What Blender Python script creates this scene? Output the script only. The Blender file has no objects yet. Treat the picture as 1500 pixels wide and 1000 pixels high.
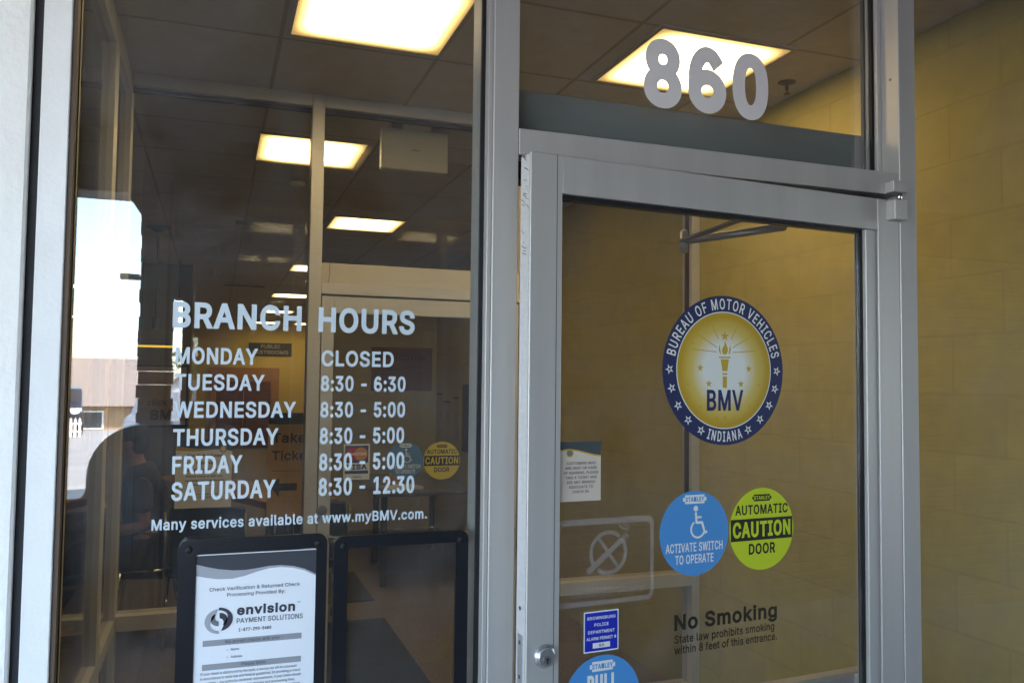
import bpy, bmesh, math, random
from mathutils import Vector, Matrix, geometry
random.seed(7)
S = bpy.context.scene
COL = S.collection
RAD = math.radians

# ------------------------------------------------------------------ camera
cam = bpy.data.cameras.new('camera')
cam_ob = bpy.data.objects.new('camera', cam)
COL.objects.link(cam_ob)
cam.sensor_fit = 'HORIZONTAL'
cam.sensor_width = 36.0
cam.lens = 29.436
cam.clip_start = 0.02
cam.clip_end = 2000
EYE = 1.65
r_ = Vector((0.94216516, -0.33496229, 0.01118408))
u_ = Vector((-0.0268259, -0.04210712, 0.9987529))
f_ = Vector((0.33407363, 0.94129021, 0.04865752))
m = Matrix((r_, u_, -f_)).transposed().to_4x4()
m.translation = (0, -1.6, EYE)
cam_ob.matrix_world = m
S.camera = cam_ob

# ------------------------------------------------------------------ sky, sun, exposure
SUN_EL, SUN_AZ = 60, 25            # the sun stands behind the building
w = bpy.data.worlds.new('World')
S.world = w
w.use_nodes = True
nt = w.node_tree
sky = nt.nodes.new('ShaderNodeTexSky')
sky.sky_type = 'NISHITA'
sky.sun_disc = False
sky.sun_elevation = RAD(SUN_EL)
sky.sun_rotation = RAD(SUN_AZ)
sky.dust_density = 1.2
bg = nt.nodes['Background']
nt.links.new(sky.outputs[0], bg.inputs[0])
bg.inputs[1].default_value = 0.15
sl = bpy.data.lights.new('sun', 'SUN')
sl.energy = 3.0
sl.angle = RAD(0.5)
sl.color = (1.0, 0.97, 0.93)
so = bpy.data.objects.new('sun', sl)
COL.objects.link(so)
sd = Vector((math.sin(RAD(SUN_AZ)) * math.cos(RAD(SUN_EL)), math.cos(RAD(SUN_AZ)) * math.cos(RAD(SUN_EL)), math.sin(RAD(SUN_EL))))
so.rotation_euler = sd.to_track_quat('Z', 'Y').to_euler()
so.location = (0, 30, 40)
vs = S.view_settings
S.display_settings.display_device = 'sRGB'
vs.view_transform = 'Standard'
vs.look = 'None'
vs.gamma = 1
vs.use_curve_mapping = False
vs.exposure = 3.7
S.cycles.use_denoising = True
S.cycles.max_bounces = 10
S.cycles.transparent_max_bounces = 24
S.cycles.sample_clamp_indirect = 6.0
S.cycles.caustics_reflective = False
S.cycles.caustics_refractive = False
LAMP = 1.5      # brightness of the ceiling diffusers


# ------------------------------------------------------------------ materials
MATS = {}


def nodes(name):
    mt = bpy.data.materials.new(name)
    mt.use_nodes = True
    t = mt.node_tree
    return mt, t, t.nodes['Principled BSDF'], t.links


def mat(name, col, rough=0.6, metal=0.0, var=0.06, scale=8.0, bump=0.0, bscale=60.0, stretch=(1, 1, 1), spec=None):
    """Plain surface: base colour broken up by object-space noise, optional bump."""
    if name in MATS:
        return MATS[name]
    mt, t, b, L = nodes(name)
    tc = t.nodes.new('ShaderNodeTexCoord')
    mp = t.nodes.new('ShaderNodeMapping')
    mp.inputs['Scale'].default_value = stretch
    L.new(tc.outputs['Object'], mp.inputs[0])
    n = t.nodes.new('ShaderNodeTexNoise')
    n.inputs['Scale'].default_value = scale
    n.inputs['Detail'].default_value = 6
    L.new(mp.outputs[0], n.inputs['Vector'])
    rp = t.nodes.new('ShaderNodeValToRGB')
    rp.color_ramp.elements[0].position = 0.3
    rp.color_ramp.elements[1].position = 0.7
    rp.color_ramp.elements[0].color = tuple(max(0, c * (1 - var)) for c in col) + (1,)
    rp.color_ramp.elements[1].color = tuple(min(1, c * (1 + var)) for c in col) + (1,)
    L.new(n.outputs[0], rp.inputs[0])
    L.new(rp.outputs[0], b.inputs['Base Color'])
    b.inputs['Roughness'].default_value = rough
    b.inputs['Metallic'].default_value = metal
    if spec is not None:
        b.inputs['Specular IOR Level'].default_value = spec
    if bump:
        n2 = t.nodes.new('ShaderNodeTexNoise')
        n2.inputs['Scale'].default_value = bscale
        n2.inputs['Detail'].default_value = 8
        L.new(mp.outputs[0], n2.inputs['Vector'])
        bp = t.nodes.new('ShaderNodeBump')
        bp.inputs['Strength'].default_value = bump
        bp.inputs['Distance'].default_value = 0.01
        L.new(n2.outputs[0], bp.inputs['Height'])
        L.new(bp.outputs[0], b.inputs['Normal'])
    MATS[name] = mt
    return mt


def flat(name, col, rough=0.5, spec=0.3):
    if name in MATS:
        return MATS[name]
    mt, t, b, L = nodes(name)
    b.inputs['Base Color'].default_value = tuple(col) + (1,)
    b.inputs['Roughness'].default_value = rough
    b.inputs['Specular IOR Level'].default_value = spec
    MATS[name] = mt
    return mt


def brick_mat(name, c1, c2, mortar, bw, bh, msize, axis='YZ', bump=0.6, rough=0.85, vary=0.5, squash=0.0):
    mt, t, b, L = nodes(name)
    tc = t.nodes.new('ShaderNodeTexCoord')
    sp = t.nodes.new('ShaderNodeSeparateXYZ')
    cb = t.nodes.new('ShaderNodeCombineXYZ')
    L.new(tc.outputs['Object'], sp.inputs[0])
    L.new(sp.outputs[axis[0]], cb.inputs['X'])
    L.new(sp.outputs[axis[1]], cb.inputs['Y'])
    br = t.nodes.new('ShaderNodeTexBrick')
    br.inputs['Scale'].default_value = 1.0
    br.inputs['Brick Width'].default_value = bw
    br.inputs['Row Height'].default_value = bh
    br.inputs['Mortar Size'].default_value = msize
    br.inputs['Mortar Smooth'].default_value = 0.4
    br.inputs['Color1'].default_value = tuple(c1) + (1,)
    br.inputs['Color2'].default_value = tuple(c2) + (1,)
    br.inputs['Mortar'].default_value = tuple(mortar) + (1,)
    L.new(cb.outputs[0], br.inputs['Vector'])
    n = t.nodes.new('ShaderNodeTexNoise')
    n.inputs['Scale'].default_value = 9
    n.inputs['Detail'].default_value = 8
    n.inputs['Roughness'].default_value = 0.65
    L.new(cb.outputs[0], n.inputs['Vector'])
    mx = t.nodes.new('ShaderNodeMix')
    mx.data_type = 'RGBA'
    mx.blend_type = 'OVERLAY'
    mx.inputs[0].default_value = vary
    L.new(br.outputs['Color'], mx.inputs[6])
    L.new(n.outputs['Fac'], mx.inputs[7])
    L.new(mx.outputs[2], b.inputs['Base Color'])
    b.inputs['Roughness'].default_value = rough
    n3 = t.nodes.new('ShaderNodeTexNoise')
    n3.inputs['Scale'].default_value = 45
    n3.inputs['Detail'].default_value = 6
    L.new(cb.outputs[0], n3.inputs['Vector'])
    ad = t.nodes.new('ShaderNodeMath')
    ad.operation = 'MULTIPLY_ADD'
    L.new(n3.outputs['Fac'], ad.inputs[0])
    ad.inputs[1].default_value = 0.35
    iv = t.nodes.new('ShaderNodeMath')
    iv.operation = 'SUBTRACT'
    iv.inputs[0].default_value = 1.0
    L.new(br.outputs['Fac'], iv.inputs[1])
    L.new(iv.outputs[0], ad.inputs[2])
    bp = t.nodes.new('ShaderNodeBump')
    bp.inputs['Strength'].default_value = bump
    bp.inputs['Distance'].default_value = 0.006
    L.new(ad.outputs[0], bp.inputs['Height'])
    L.new(bp.outputs[0], b.inputs['Normal'])
    MATS[name] = mt
    return mt


def glass_mat(name, f0=0.07, tint=(0.95, 0.965, 0.96), dust_veil=0.012):
    """Thin pane: clear transmission, Schlick reflection from the facing angle, faint dirt and a painted bluish veil of reflected haze."""
    mt = bpy.data.materials.new(name)
    mt.use_nodes = True
    t = mt.node_tree
    L = t.links
    t.nodes.remove(t.nodes['Principled BSDF'])
    out = t.nodes['Material Output']
    lw = t.nodes.new('ShaderNodeLayerWeight')
    lw.inputs[0].default_value = 0.5
    pw = t.nodes.new('ShaderNodeMath')
    pw.operation = 'POWER'
    L.new(lw.outputs['Facing'], pw.inputs[0])
    pw.inputs[1].default_value = 5
    ma = t.nodes.new('ShaderNodeMath')
    ma.operation = 'MULTIPLY_ADD'
    L.new(pw.outputs[0], ma.inputs[0])
    ma.inputs[1].default_value = 1 - f0
    ma.inputs[2].default_value = f0
    tr = t.nodes.new('ShaderNodeBsdfTransparent')
    tr.inputs[0].default_value = tuple(tint) + (1,)
    gl = t.nodes.new('ShaderNodeBsdfGlossy')
    gl.inputs['Roughness'].default_value = 0.0
    m1 = t.nodes.new('ShaderNodeMixShader')
    L.new(ma.outputs[0], m1.inputs[0])
    L.new(tr.outputs[0], m1.inputs[1])
    L.new(gl.outputs[0], m1.inputs[2])
    df = t.nodes.new('ShaderNodeBsdfDiffuse')
    df.inputs[0].default_value = (0.66, 0.73, 0.86, 1)  # bluish tint paints reflected sky haze along with the dirt
    tc = t.nodes.new('ShaderNodeTexCoord')
    n = t.nodes.new('ShaderNodeTexNoise')
    n.inputs['Scale'].default_value = 3.0
    n.inputs['Detail'].default_value = 9
    n.inputs['Roughness'].default_value = 0.7
    n.inputs['Distortion'].default_value = 0.8
    L.new(tc.outputs['Object'], n.inputs['Vector'])
    rp = t.nodes.new('ShaderNodeMapRange')
    rp.inputs['From Min'].default_value = 0.4
    rp.inputs['From Max'].default_value = 0.75
    rp.inputs['To Min'].default_value = dust_veil * 0.3
    rp.inputs['To Max'].default_value = dust_veil * 2.2
    L.new(n.outputs['Fac'], rp.inputs['Value'])
    m2 = t.nodes.new('ShaderNodeMixShader')
    L.new(rp.outputs[0], m2.inputs[0])
    L.new(m1.outputs[0], m2.inputs[1])
    L.new(df.outputs[0], m2.inputs[2])
    L.new(m2.outputs[0], out.inputs['Surface'])
    MATS[name] = mt
    return mt


def film_mat(name, col, alpha, rough=0.6):
    """Vinyl or etched film that lets part of the view through."""
    mt, t, b, L = nodes(name)
    b.inputs['Base Color'].default_value = tuple(col) + (1,)
    b.inputs['Roughness'].default_value = rough
    b.inputs['Alpha'].default_value = alpha
    MATS[name] = mt
    return mt


def lamp_mat(name, strength, half=0.29, warm=(1.0, 0.72, 0.36), edge=(1.0, 0.60, 0.17)):
    """Prismatic diffuser of a lit troffer: tubes make the middle bright, the rim is dimmer and deeper yellow."""
    mt = bpy.data.materials.new(name)
    mt.use_nodes = True
    t = mt.node_tree
    L = t.links
    t.nodes.remove(t.nodes['Principled BSDF'])
    out = t.nodes['Material Output']
    em = t.nodes.new('ShaderNodeEmission')
    tc = t.nodes.new('ShaderNodeTexCoord')
    sp = t.nodes.new('ShaderNodeSeparateXYZ')
    L.new(tc.outputs['Object'], sp.inputs[0])
    ab = []
    for k, (wd, lo) in (('X', (0.13, half)), ('Y', (0.12, half))):
        a = t.nodes.new('ShaderNodeMath')
        a.operation = 'ABSOLUTE'
        L.new(sp.outputs[k], a.inputs[0])
        mr = t.nodes.new('ShaderNodeMapRange')
        mr.interpolation_type = 'SMOOTHSTEP'
        mr.inputs['From Min'].default_value = lo
        mr.inputs['From Max'].default_value = lo - wd
        L.new(a.outputs[0], mr.inputs['Value'])
        ab.append(mr)
    mu = t.nodes.new('ShaderNodeMath')
    mu.operation = 'MULTIPLY'
    L.new(ab[0].outputs[0], mu.inputs[0])
    L.new(ab[1].outputs[0], mu.inputs[1])
    # fine prism lines
    ck = t.nodes.new('ShaderNodeTexVoronoi')
    ck.inputs['Scale'].default_value = 120
    ck.inputs['Randomness'].default_value = 0.0
    L.new(tc.outputs['Object'], ck.inputs['Vector'])
    st = t.nodes.new('ShaderNodeMapRange')
    st.inputs['To Min'].default_value = 0.04
    st.inputs['To Max'].default_value = 1.0
    L.new(mu.outputs[0], st.inputs['Value'])
    pr = t.nodes.new('ShaderNodeMapRange')
    pr.inputs['From Max'].default_value = 0.6
    pr.inputs['To Min'].default_value = 1.1
    pr.inputs['To Max'].default_value = 0.75
    L.new(ck.outputs['Distance'], pr.inputs['Value'])
    m3 = t.nodes.new('ShaderNodeMath')
    m3.operation = 'MULTIPLY'
    L.new(st.outputs[0], m3.inputs[0])
    L.new(pr.outputs[0], m3.inputs[1])
    m4 = t.nodes.new('ShaderNodeMath')
    m4.operation = 'MULTIPLY'
    L.new(m3.outputs[0], m4.inputs[0])
    m4.inputs[1].default_value = strength
    L.new(m4.outputs[0], em.inputs['Strength'])
    mc = t.nodes.new('ShaderNodeMix')
    mc.data_type = 'RGBA'
    mc.inputs[6].default_value = tuple(edge) + (1,)
    mc.inputs[7].default_value = tuple(warm) + (1,)
    L.new(mu.outputs[0], mc.inputs[0])
    L.new(mc.outputs[2], em.inputs['Color'])
    L.new(em.outputs[0], out.inputs['Surface'])
    MATS[name] = mt
    return mt


# ------------------------------------------------------------------ mesh helpers
class MB:
    """Collects shapes in one bmesh and links them as ONE mesh object."""

    def __init__(self):
        self.bm = bmesh.new()

    def box(self, x0, x1, y0, y1, z0, z1, bev=0.0, mi=0, seg=1):
        b = bmesh.new()
        bmesh.ops.create_cube(b, size=1.0)
        for v in b.verts:
            v.co = Vector((x0 + (v.co.x + .5) * (x1 - x0), y0 + (v.co.y + .5) * (y1 - y0), z0 + (v.co.z + .5) * (z1 - z0)))
        if bev:
            bmesh.ops.bevel(b, geom=list(b.edges), offset=bev, segments=seg, profile=0.5, affect='EDGES')
        self.take(b, mi)
        return self

    def take(self, b, mi=0, mtx=None, smooth=False):
        if mtx is not None:
            bmesh.ops.transform(b, matrix=mtx, verts=b.verts)
        for f in b.faces:
            f.material_index = mi
            if smooth:
                f.smooth = True
        me = bpy.data.meshes.new('tmp')
        b.to_mesh(me)
        b.free()
        self.bm.from_mesh(me)
        bpy.data.meshes.remove(me)

    def obox(self, c, ex, ey, ez, sx, sy, sz, bev=0.0, mi=0):
        """Oriented box: centre c, axes ex ey ez, full sizes."""
        b = bmesh.new()
        bmesh.ops.create_cube(b, size=1.0)
        for v in b.verts:
            v.co = Vector((v.co.x * sx, v.co.y * sy, v.co.z * sz))
        if bev:
            bmesh.ops.bevel(b, geom=list(b.edges), offset=bev, segments=1, profile=0.5, affect='EDGES')
        mt = Matrix((Vector(ex), Vector(ey), Vector(ez))).transposed().to_4x4()
        mt.translation = Vector(c)
        self.take(b, mi, mt)
        return self

    def cyl(self, p, q, r, n=16, r2=None, mi=0, smooth=True):
        p, q = Vector(p), Vector(q)
        d = q - p
        b = bmesh.new()
        bmesh.ops.create_cone(b, cap_ends=True, segments=n, radius1=r, radius2=r if r2 is None else r2, depth=d.length)
        mt = d.to_track_quat('Z', 'Y').to_matrix().to_4x4()
        mt.translation = (p + q) / 2
        if smooth:
            for f in b.faces:
                if len(f.verts) == 4:
                    f.smooth = True
        self.take(b, mi, mt)
        return self

    def tube(self, pts, r, n=10, mi=0):
        pts = [Vector(p) for p in pts]
        for a, c in zip(pts, pts[1:]):
            self.cyl(a, c, r, n, mi=mi)
        for c in pts[1:-1]:
            self.ball(c, (r, r, r), mi=mi, n=n)
        return self

    def ball(self, c, rad, mi=0, n=16):
        b = bmesh.new()
        bmesh.ops.create_uvsphere(b, u_segments=n, v_segments=max(6, n // 2), radius=1.0)
        mt = Matrix.Diagonal(Vector(rad)).to_4x4()
        mt.translation = Vector(c)
        self.take(b, mi, mt, smooth=True)
        return self

    def lathe(self, prof, c, n=32, mi=0, axis='Z', smooth=True):
        b = bmesh.new()
        vs_ = [b.verts.new((r, 0, z)) for r, z in prof]
        es = [b.edges.new((a, c2)) for a, c2 in zip(vs_, vs_[1:])]
        bmesh.ops.spin(b, geom=vs_ + es, cent=(0, 0, 0), axis=(0, 0, 1), angle=2 * math.pi, steps=n)
        bmesh.ops.remove_doubles(b, verts=b.verts, dist=1e-6)
        bmesh.ops.recalc_face_normals(b, faces=b.faces)
        mt = Matrix.Identity(4)
        if axis == 'Y':
            mt = Matrix.Rotation(RAD(90), 4, 'X')
        mt.translation = Vector(c)
        self.take(b, mi, mt, smooth=smooth)
        return self

    def prism(self, poly, y0, y1, mi=0, plane='XZ', bev=0.0):
        """Closed outline in a plane, extruded along the third axis from y0 to y1."""
        b = bmesh.new()
        def P(a, c, t):
            return (a, t, c) if plane == 'XZ' else ((t, a, c) if plane == 'YZ' else (a, c, t))
        A = [b.verts.new(P(a, c, y0)) for a, c in poly]
        f = b.faces.new(A)
        r = bmesh.ops.extrude_face_region(b, geom=[f])
        off = Vector(P(0, 0, y1 - y0))
        for g in r['geom']:
            if isinstance(g, bmesh.types.BMVert):
                g.co += off
        bmesh.ops.recalc_face_normals(b, faces=b.faces)
        if bev:
            bmesh.ops.bevel(b, geom=list(b.edges), offset=bev, segments=2, profile=0.5, affect='EDGES')
        self.take(b, mi)
        return self

    def poly(self, pts, mi=0):
        vs_ = [self.bm.verts.new(p) for p in pts]
        f = self.bm.faces.new(vs_)
        f.material_index = mi
        return self

    def tris(self, verts, faces, mi=0):
        vs_ = [self.bm.verts.new(p) for p in verts]
        for q in faces:
            try:
                f = self.bm.faces.new([vs_[i] for i in q])
                f.material_index = mi
            except ValueError:
                pass
        return self

    def build(self, name, mats, parent=None, loc=None, rotz=0.0, smooth=False):
        me = bpy.data.meshes.new(name)
        if loc is not None:
            bmesh.ops.translate(self.bm, verts=self.bm.verts, vec=-Vector(loc))
        self.bm.to_mesh(me)
        self.bm.free()
        if not isinstance(mats, (list, tuple)):
            mats = [mats]
        for q in mats:
            me.materials.append(q)
        if smooth:
            for p in me.polygons:
                p.use_smooth = True
        o = bpy.data.objects.new(name, me)
        COL.objects.link(o)
        if loc is not None:
            o.location = loc
        o.rotation_euler.z = rotz
        if parent is not None:
            o.parent = parent
            # children are written in world coordinates
            o.matrix_parent_inverse = parent.matrix_world.inverted()
        return o


def tag(o, label, cat, group=None):
    o['label'] = label
    o['category'] = cat
    if group:
        o['group'] = group
    return o


def struct(o):
    o['kind'] = 'structure'
    return o


def thing(name, label, cat, loc, group=None):
    o = bpy.data.objects.new(name, None)
    o.empty_display_size = 0.1
    COL.objects.link(o)
    o.location = loc
    o.matrix_world = Matrix.Translation(Vector(loc))
    return tag(o, label, cat, group)


def copy_tree(o, parent=None):
    c = o.copy()
    COL.objects.link(c)
    if parent is not None:
        c.parent = parent
        c.matrix_parent_inverse = o.matrix_parent_inverse.copy()
    for ch in list(o.children):
        copy_tree(ch, c)
    return c


# ------------------------------------------------------------------ lettering
# glyph skeletons: advance | contours, in thousandths of the letter size
GLYPHS = {
    'A': '480|16 0 201 509 276 509 463 0 395 0 287 302 264 372 232 478 245 478 213 371 191 302 85 0|110 142 110 199 370 199 370 142',
    'B': '456|60 0 60 509 241 509 274 507 304 501 329 491 350 477 367 461 381 442 390 421 396 398 398 374 397 353 393 336 387 320 356 286 315 267 315 262 331 260 347 254 363 245 378 234 391 220 402 203 411 184 416 161 418 136 416 111 410 88 400 67 386 48 368 31 344 18 317 8 284 2 247 0|125 57 245 57 281 60 309 67 330 80 344 96 353 115 355 137 354 153 350 169 342 184 333 197 320 209 306 218 289 225 269 229 248 231 125 231|125 285 238 285 288 296 302 304 314 314 323 326 330 340 335 355 336 372 333 393 326 412 313 429 294 442 270 449 240 452 125 452',
    'C': '510|267 -7 225 -3 186 7 150 25 119 49 92 79 70 115 53 157 44 203 40 254 44 305 53 352 70 393 92 429 119 459 150 484 186 501 225 512 267 516 340 504 362 496 383 485 402 471 419 456 435 438 448 418 459 397 467 373 473 348 408 348 389 395 357 428 315 449 267 456 237 453 209 445 184 432 161 414 141 391 125 364 113 332 106 295 103 254 106 213 113 177 125 145 141 117 161 94 184 76 210 63 237 56 267 53 315 60 357 81 389 114 408 160 473 160 467 135 459 112 448 91 435 71 420 53 402 38 383 24 363 13 341 5 317 -2 293 -6',
    'D': '502|219 0 96 0 96 57 215 57 254 60 288 68 318 81 343 99 363 122 379 149 390 181 397 216 399 255 397 294 390 329 379 361 364 388 344 410 320 428 291 441 258 449 221 452 93 452 93 509 225 509 273 505 315 495 353 478 385 455 412 426 433 391 449 351 458 306 462 255 458 205 449 159 433 119 411 83 384 54 351 31 312 14 268 3|125 509 125 0 60 0 60 509',
    'E': '419|60 0 60 509 372 509 372 452 125 452 125 286 355 286 355 229 125 229 125 57 375 57 375 0',
    'F': '410|60 0 60 509 369 509 369 452 125 452 125 278 346 278 346 221 125 221 125 0',
    'G': '520|269 -7 225 -3 185 7 149 25 118 49 91 79 69 116 53 157 43 203 40 254 43 305 53 352 69 393 91 429 117 459 149 484 184 501 223 512 265 516 291 514 316 510 340 504 363 494 384 483 403 469 421 453 436 436 449 416 460 395 468 373 474 349 408 349 387 393 356 427 315 448 265 456 236 453 209 445 183 432 160 414 141 392 125 364 113 332 106 295 103 254 106 213 113 177 125 145 141 117 161 95 184 76 210 63 238 56 269 53 296 55 322 61 345 71 365 85 382 102 396 123 407 147 413 173 415 202 434 199 283 199 283 256 478 256 478 200 475 160 466 124 451 91 431 62 406 38 377 19 344 5 308 -4',
    'H': '517|60 0 60 509 125 509 125 289 392 289 392 509 457 509 457 0 392 0 392 232 125 232 125 0',
    'I': '300|31 0 31 57 118 57 118 452 31 452 31 509 269 509 269 452 183 452 183 57 269 57 269 0',
    'J': '396|185 -7 143 -2 106 11 75 33 52 63 38 100 33 145 33 173 98 173 98 145 100 117 108 93 122 74 139 61 160 53 185 50 209 53 230 61 248 74 261 93 269 117 272 145 272 509 336 509 336 145 332 100 318 63 294 33 263 11 227 -2',
    'K': '467|104 145 104 216 139 261 174 303 212 344 364 509 448 509 231 276|60 0 60 509 125 509 125 334 124 225 125 193 125 0|372 0 188 259 228 309 449 0',
    'L': '393|60 0 60 509 125 509 125 57 361 57 361 0',
    'M': '628|60 0 60 509 152 509 277 187 287 159 299 123 311 84 322 49 307 49 318 83 330 121 342 158 352 187 476 509 568 509 568 0 504 0 504 291 504 327 505 369 506 413 507 457 513 457 498 409 482 363 467 322 456 291 342 0 286 0 170 291 159 321 145 361 129 408 112 457 119 457 120 416 121 372 122 328 122 291 122 0',
    'N': '523|60 0 60 509 136 509 343 183 363 151 388 107 414 55 405 54 401 108 399 157 399 195 399 509 463 509 463 0 387 0 202 290 177 331 148 381 108 452 119 454 122 384 124 328 125 291 125 0',
    'O': '533|267 -7 225 -3 186 7 150 25 119 49 92 79 70 115 53 157 44 203 40 254 44 305 53 352 70 393 92 429 119 459 150 484 186 501 225 512 267 516 309 512 348 501 384 484 415 459 442 429 464 393 480 352 490 305 493 254 490 203 480 157 464 115 442 79 415 49 384 25 348 7 309 -3|267 53 296 55 324 63 349 76 372 94 392 116 408 144 420 176 428 213 430 254 428 295 420 332 408 365 392 392 372 415 349 433 324 446 296 453 267 456 237 453 210 445 184 433 161 415 142 392 125 364 113 332 106 295 103 254 106 213 113 176 125 144 142 117 161 94 184 76 210 63 237 55',
    'P': '445|60 0 60 509 235 509 272 506 305 499 332 487 356 471 375 452 390 430 400 404 407 377 409 348 407 318 400 291 390 265 375 243 356 223 332 207 305 195 272 188 235 186 109 186 109 242 233 242 257 244 279 248 297 256 312 266 324 279 333 294 339 310 343 328 344 348 343 367 339 385 333 402 324 416 312 428 297 439 279 446 257 451 232 452 125 452 125 0',
    'Q': '533|245 159 313 159 369 85 384 65 468 -48 401 -48 346 27 331 46|267 -7 225 -3 186 7 150 25 119 49 92 79 70 115 53 157 44 203 40 254 44 305 53 352 70 393 92 429 119 459 150 484 186 501 225 512 267 516 309 512 348 501 384 484 415 459 442 429 464 393 480 352 490 305 493 254 490 203 480 157 464 115 442 79 415 49 384 25 348 7 309 -3|267 53 296 55 324 63 349 76 372 94 392 116 408 144 420 176 428 213 430 254 428 295 420 332 408 365 392 392 372 415 349 433 324 446 296 453 267 456 237 453 210 445 184 433 161 415 142 392 125 364 113 332 106 295 103 254 106 213 113 176 125 144 142 117 161 94 184 76 210 63 237 55',
    'R': '449|60 0 60 509 236 509 273 506 305 500 333 489 356 473 376 455 390 433 401 408 407 381 409 352 407 323 401 296 390 271 376 250 356 232 333 217 305 206 273 200 236 198 96 198 96 255 234 255 258 256 280 260 298 267 313 276 325 287 334 300 340 316 344 333 345 352 344 371 340 389 334 405 325 419 313 430 298 440 279 446 258 451 233 452 125 452 125 0|353 0 230 229 303 229 428 0',
    'S': '447|224 -9 188 -7 156 -1 128 9 102 23 81 40 64 60 51 83 42 109 38 137 104 137 108 118 114 102 123 88 136 76 150 66 166 59 224 49 246 50 267 54 286 60 303 69 317 79 329 92 338 106 344 122 346 139 344 154 340 168 332 179 296 205 245 222 184 239 145 253 112 269 86 289 67 313 56 341 52 372 54 400 62 425 75 448 92 468 113 484 138 498 165 508 195 514 227 516 259 514 289 508 316 498 340 484 360 468 377 449 390 427 398 403 401 378 337 378 332 402 320 421 302 437 280 449 254 456 225 459 204 457 185 454 167 448 152 440 139 430 129 418 121 405 117 391 115 376 117 359 122 345 131 334 169 308 212 293 264 279 312 264 359 238 395 198 402 180 407 161 408 139 406 112 399 87 386 64 370 43 349 25 323 11 294 0 261 -7',
    'T': '449|32 452 32 509 417 509 417 452 257 452 257 0 193 0 193 452',
    'U': '517|259 -8 220 -6 186 2 154 15 126 33 103 55 85 80 71 108 63 140 60 173 60 509 124 509 124 178 126 155 132 133 141 113 153 95 169 80 187 68 208 59 232 53 259 52 285 53 309 59 331 68 349 80 364 95 377 113 385 133 391 155 393 178 393 509 457 509 457 173 454 140 446 108 433 80 414 55 391 33 363 15 332 2 297 -6',
    'V': '480|204 0 16 509 84 509 192 206 215 137 248 31 235 31 267 138 290 206 395 509 463 509 278 0',
    'W': '686|155 0 16 509 82 509 163 196 175 145 187 94 197 40 189 40 200 94 211 145 224 196 306 509 380 509 462 196 474 145 486 94 497 40 488 40 499 94 510 145 523 196 603 509 670 509 530 0 455 0 368 323 351 391 336 475 350 475 335 395 318 323 230 0',
    'X': '474|18 0 217 284 217 236 29 509 104 509 178 400 204 361 223 329 243 292 232 292 252 329 272 361 298 400 374 509 446 509 259 239 259 287 456 0 382 0 292 129 268 165 250 195 230 231 244 231 225 196 206 166 182 129 91 0',
    'Y': '472|203 0 203 208 16 509 91 509 192 344 222 292 250 230 224 230 251 293 280 344 381 509 455 509 268 208 268 0',
    'Z': '438|42 0 42 46 273 385 306 431 341 476 348 454 285 452 223 452 40 452 40 509 397 509 397 462 169 129 134 81 97 33 90 54 152 57 214 57 399 57 399 0',
    'a': '389|160 -9 137 -7 115 -3 94 5 76 15 60 29 48 45 38 63 32 84 30 108 32 128 36 146 43 161 53 174 64 184 78 193 125 211 178 220 234 227 265 235 271 240 274 246 276 255 267 297 240 322 196 331 149 322 118 301 100 274 41 291 51 313 64 331 79 346 95 358 114 368 133 375 194 384 239 379 286 360 300 350 312 336 322 320 330 301 335 278 337 251 337 0 277 0 277 52 272 52 252 25 215 1|170 45 192 47 211 51 228 59 242 68 254 80 263 93 270 108 274 122 276 138 276 190 259 182 231 176 200 171 175 168 134 159 103 139 97 130 93 118 92 105 102 72 130 52',
    'b': '424|229 -8 208 -7 189 -3 172 4 138 31 118 59 112 59 112 0 53 0 53 509 114 509 114 319 118 319 137 346 171 373 188 379 207 383 229 384 259 382 287 374 313 361 335 342 354 320 370 293 381 261 388 227 390 189 388 151 381 116 370 84 355 57 336 34 313 16 288 3 260 -6|220 47 242 49 262 55 279 66 294 80 306 97 316 117 323 139 327 163 328 189 327 215 323 239 316 261 307 281 295 298 280 311 262 322 243 328 220 330 198 328 178 322 161 312 147 299 134 282 125 263 118 241 114 216 113 189 114 162 118 138 125 115 135 95 147 78 162 65 179 55 198 49',
    'c': '396|207 -8 174 -5 144 3 117 16 93 35 72 58 56 85 44 116 37 150 34 187 37 225 44 260 56 291 72 318 93 341 117 360 144 374 174 382 207 384 260 377 305 356 340 322 362 277 303 262 290 289 270 311 242 325 207 330 184 328 163 321 145 310 130 296 118 278 108 258 102 236 98 212 96 187 98 163 102 139 108 117 118 97 130 80 145 66 163 55 184 49 207 46 243 52 271 66 292 89 304 117 363 102 341 56 306 21 261 -1',
    'd': '424|195 -8 165 -6 137 3 111 16 89 34 70 57 55 84 43 116 36 151 34 189 36 227 43 261 55 293 70 320 89 342 112 361 137 374 165 382 196 384 218 383 237 379 253 373 287 346 306 319 311 319 311 509 372 509 372 0 313 0 313 59 307 59 287 31 252 4 236 -3 217 -7|205 47 226 49 246 55 263 65 278 78 290 95 299 115 306 138 310 162 312 189 310 216 306 241 300 263 290 282 278 299 263 312 246 322 227 328 205 330 182 328 162 322 145 311 130 298 118 281 108 261 102 239 98 215 96 189 98 163 102 139 109 117 118 97 130 80 145 66 162 55 182 49',
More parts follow.
